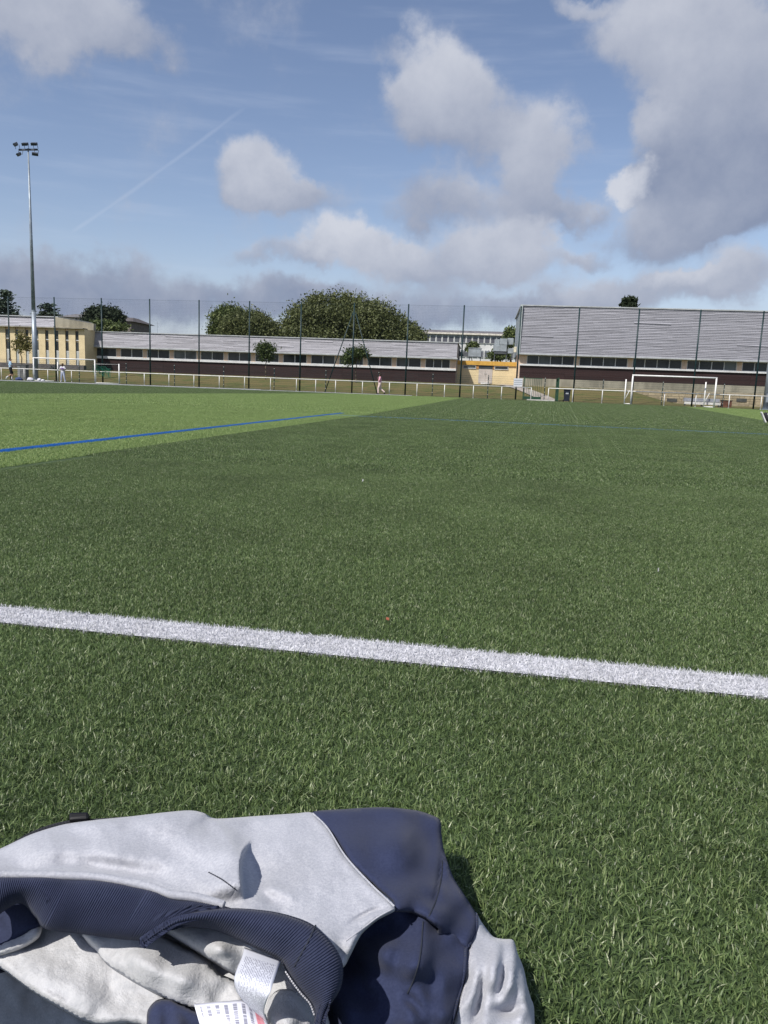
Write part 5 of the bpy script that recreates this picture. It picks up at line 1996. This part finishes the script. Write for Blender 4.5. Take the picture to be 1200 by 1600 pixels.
# navy shoulder
cloth('navy_panel', [(486, 1270), (540, 1264), (600, 1261), (650, 1266), (676, 1274), (688, 1282), (690, 1305), (694, 1330), (708, 1370), (730, 1405), (745, 1430), (744, 1450), (736, 1470), (727, 1482), (700, 1462), (664, 1436), (640, 1426), (615, 1424), (612, 1408), (580, 1380), (545, 1345), (520, 1304)],
      [(488, 1270, .104), (600, 1261, .098), (676, 1274, .086), (690, 1305, .082), (708, 1370, .080), (745, 1432, .076), (727, 1482, .078), (664, 1434, .110), (615, 1416, .124), (545, 1345, .120), (620, 1330, .116), (680, 1400, .100)], M_NAVY, sws,
      ridges=[([(688, 1300), (690, 1360), (676, 1420), (668, 1434)], -.005, 4), ([(620, 1398), (660, 1392), (684, 1370)], .006, 20), ([(600, 1290), (640, 1330)], .003, 40), ([(640, 1412), (680, 1420), (715, 1445)], .004, 12)], edge=(8, .006), wrinkle=.0012, seed=11, skirt=lambda x, y: y < 1300 or x > 685)
stitches('seam', [(691, 1345, .084), (690, 1370, .088), (682, 1405, .0985), (670, 1432, .108)], .0006, M_THR, sws)
# grey front
cloth('grey_panel', [(-70, 1372), (-60, 1350), (0, 1326), (50, 1303), (100, 1288), (150, 1281), (200, 1276), (250, 1270), (296, 1266), (318, 1270), (338, 1279), (400, 1275), (460, 1271), (489, 1270), (512, 1294), (540, 1338), (578, 1380), (606, 1402), (617, 1413), (616, 1424), (590, 1438), (565, 1460), (548, 1492), (536, 1512), (515, 1500), (490, 1462), (440, 1445), (380, 1435), (300, 1420), (200, 1400), (80, 1388), (-70, 1388)],
      [(-60, 1355, .094), (0, 1328, .100), (100, 1288, .108), (200, 1277, .112), (296, 1267, .120), (338, 1280, .110), (400, 1276, .106), (488, 1271, .108), (540, 1340, .122), (615, 1416, .128), (560, 1465, .126), (536, 1510, .116), (420, 1340, .118), (470, 1400, .126), (330, 1330, .122), (200, 1320, .122), (100, 1330, .118), (0, 1368, .122), (100, 1375, .128), (300, 1404, .132), (400, 1420, .132), (490, 1455, .132), (440, 1380, .122)], M_GREY, sws,
      ridges=[([(-90, 1362), (0, 1338), (90, 1328), (180, 1334), (270, 1352), (380, 1390)], .0085, 24), ([(120, 1340), (200, 1348), (260, 1372)], .004, 12), ([(250, 1300), (310, 1330), (350, 1366)], .005, 18), ([(60, 1305), (160, 1290), (250, 1286), (320, 1298), (368, 1336)], .0085, 28), ([(120, 1310), (215, 1306), (300, 1328)], -.0006, 16), ([(40, 1352), (150, 1350), (230, 1360), (320, 1388)], -.0070, 15), ([(-20, 1366), (60, 1364), (150, 1366), (235, 1378), (280, 1396)], .006, 5),
              ([(320, 1276), (352, 1300), (372, 1330)], .005, 10), ([(400, 1400), (425, 1388), (450, 1400), (455, 1418)], .006, 10), ([(395, 1388), (420, 1404), (440, 1416)], -.004, 8), ([(540, 1446), (580, 1424), (612, 1416)], -.004, 4), ([(394, 1330), (404, 1372), (392, 1398)], -.006, 16)],
      steps=[([(380, 1412), (375, 1375), (376, 1340), (394, 1308)], .024, 50, 2.2)], edge=(8, .006), step=3.2, wrinkle=.0022, seed=12, skirt=lambda x, y: y < 1372)
stitches('seam', [(489, 1271, .1095), (512, 1294, .113), (540, 1338, .1225), (578, 1380, .126), (616, 1416, .129)], .0008, M_GREY, sws, snap=False)
stitches('seam', [(616, 1419, .128), (590, 1433, .128), (565, 1452, .127), (540, 1470, .1265)], .0006, M_THW, sws)
stitches('thread', [(326, 1363, .148), (345, 1373, .149), (358, 1382, .149), (370, 1391, .147)], .0005, M_THR, sws, (4, 3))
stitches('piping', [(745, 1430, .078), (744, 1452, .080), (737, 1470, .081), (728, 1483, .081), (727, 1500, .080), (722, 1535, .070), (710, 1580, .060), (694, 1640, .05)], .0013, M_RIB, sws)
stitches('topstitch', [(738, 1476, .083), (733, 1500, .082), (727, 1540, .074), (715, 1585, .066)], .0005, M_THW, sws, (3, 2), 90)
# ribbed hem, inner turn first
cloth('hem_inside', [(-60, 1400), (0, 1398), (36, 1398), (58, 1420), (64, 1446), (40, 1460), (10, 1478), (-60, 1500)], [(-60, 1400, .094), (0, 1420, .086), (60, 1440, .09), (0, 1480, .082)], M_RIB, sws, edge=(6, .004), seed=13)
loft('hem_rib', [(-70, 1368, .134), (0, 1368, .136), (70, 1369, .137), (150, 1372, .138), (230, 1386, .139), (270, 1399, .140), (310, 1404, .141), (362, 1419, .140)],
     [(-70, 1462, .110), (-20, 1442, .112), (12, 1420, .114), (34, 1412, .118), (56, 1434, .117), (72, 1452, .116), (130, 1460, .116), (200, 1469, .117)] + [(240, 1468, .119), (268, 1452, .123), (300, 1436, .130)], 1100, 16, M_RIB, sws, .010, 125, .00033, .004, .004, lip=.004)
stitches('hem_edge', [(-70, 1367, .1355), (0, 1366, .138), (70, 1367, .139), (150, 1370, .140), (230, 1384, .141), (268, 1397, .142), (308, 1402, .143), (350, 1414, .142)], .0030, M_GREY, sws, n=260, snap=False)
loft('hem_rib', [(222, 1471, .122), (250, 1450, .132), (280, 1432, .142), (320, 1422, .146), (360, 1419, .148), (400, 1421, .149), (440, 1427, .149), (480, 1440, .148), (505, 1458, .146), (526, 1484, .142), (536, 1510, .134), (532, 1545, .122), (512, 1578, .108), (500, 1620, .09), (495, 1680, .06)],
     [(226, 1474, .118), (250, 1460, .121), (280, 1450, .123), (320, 1451, .124), (350, 1459, .125), (385, 1475, .125), (412, 1488, .124), (436, 1501, .122), (446, 1515, .120), (456, 1532, .117), (468, 1548, .113), (482, 1564, .108), (490, 1580, .102), (491, 1620, .085), (488, 1680, .055)], 1100, 16, M_RIB, sws, .012, 118, .00033, .004, .002, lip=.004)
stitches('seam', [(493, 1446, .150), (484, 1466, .1585), (472, 1488, .154), (460, 1510, .136)], .0006, M_THR, sws)
stitches('overlock', [(446, 1518, .124), (458, 1536, .121), (470, 1552, .117), (484, 1568, .111), (491, 1586, .106)], .0006, M_THW, sws, (3, 2), 60, snap=False)
stitches('overlock', [(443, 1522, .122), (455, 1540, .119), (466, 1556, .115), (480, 1572, .109), (487, 1590, .104)], .0005, M_THW, sws, (4, 2), 60)


def print_mat(name, rows, cols, rot, tint, stripe=None):
    """satin label with rows of small print"""
    m = bpy.data.materials.new(name)
    m.use_nodes = True
    t = NT(m.node_tree)
    p = t.n['Principled BSDF']
    p.inputs['Roughness'].default_value = .32
    p.inputs['Specular IOR Level'].default_value = .5
    uv = t.node('ShaderNodeTexCoord').outputs['UV']
    u, v, _ = t.sep(uv)
    if rot:
        u, v = v, u
    line = t.math('FRACT', t.math('MULTIPLY', v, float(rows)))
    on = t.math('MULTIPLY', t.ramp(line, .25, .35), t.ramp(line, .80, .70))
    row = t.math('FLOOR', t.math('MULTIPLY', v, float(rows)))
    gl = t.noise(t.xyz(t.math('MULTIPLY', u, float(cols)), t.math('MULTIPLY', row, 7.3), 0.0), 1.0, 2, .6)
    gl = t.ramp(gl, .40, .50)
    wlen = t.noise(t.xyz(t.math('MULTIPLY', row, 3.7), 0.5, 0.0), 1.0, 1)
    inside = t.math('MULTIPLY', t.ramp(u, .08, .10), t.math('LESS_THAN', u, t.math('MULTIPLY_ADD', wlen, .35, .70)))
    inside = t.math('MULTIPLY', inside, t.math('MULTIPLY', t.ramp(v, .06, .07), t.ramp(v, .92, .90)))
    ink = t.math('MULTIPLY', t.math('MULTIPLY', on, gl), inside)
    c = t.mix(t.math('MULTIPLY', ink, .75), tint, (.10, .10, .16))
    if stripe:
        sv = t.math('MULTIPLY', t.math('GREATER_THAN', v, stripe[0]), t.math('LESS_THAN', v, stripe[1]))
        c = t.mix(t.math('MULTIPLY', sv, .75), c, (.78, .22, .26))
    t.put(p.inputs['Base Color'], c)
    return m


M_L1 = print_mat('label_print', 24, 46, False, (.74, .76, .84))
M_L2 = print_mat('label_print_columns', 9, 40, True, (.72, .73, .82), (.80, .93))
lab1 = loft('care_label', [(382, 1480, .124), (378, 1495, .128), (371, 1512, .130), (366, 1530, .130), (370, 1550, .122), (388, 1572, .110), (417, 1597, .100)],
            [(439, 1501, .126), (434, 1515, .132), (428, 1532, .136), (422, 1550, .136), (416, 1566, .128), (413, 1582, .114), (418, 1599, .101)], 40, 14, M_L1, sws, .002, thick=.0006, uv=True)
lab2 = loft('care_label', [(303, 1569, .104), (330, 1566, .106), (355, 1564, .107), (380, 1563, .106), (396, 1576, .102), (416, 1594, .097)], [(318, 1622, .094), (345, 1622, .095), (370, 1622, .096), (395, 1622, .095), (412, 1622, .093), (430, 1622, .09)], 40, 14, M_L2, sws, .002, thick=.0006, uv=True)
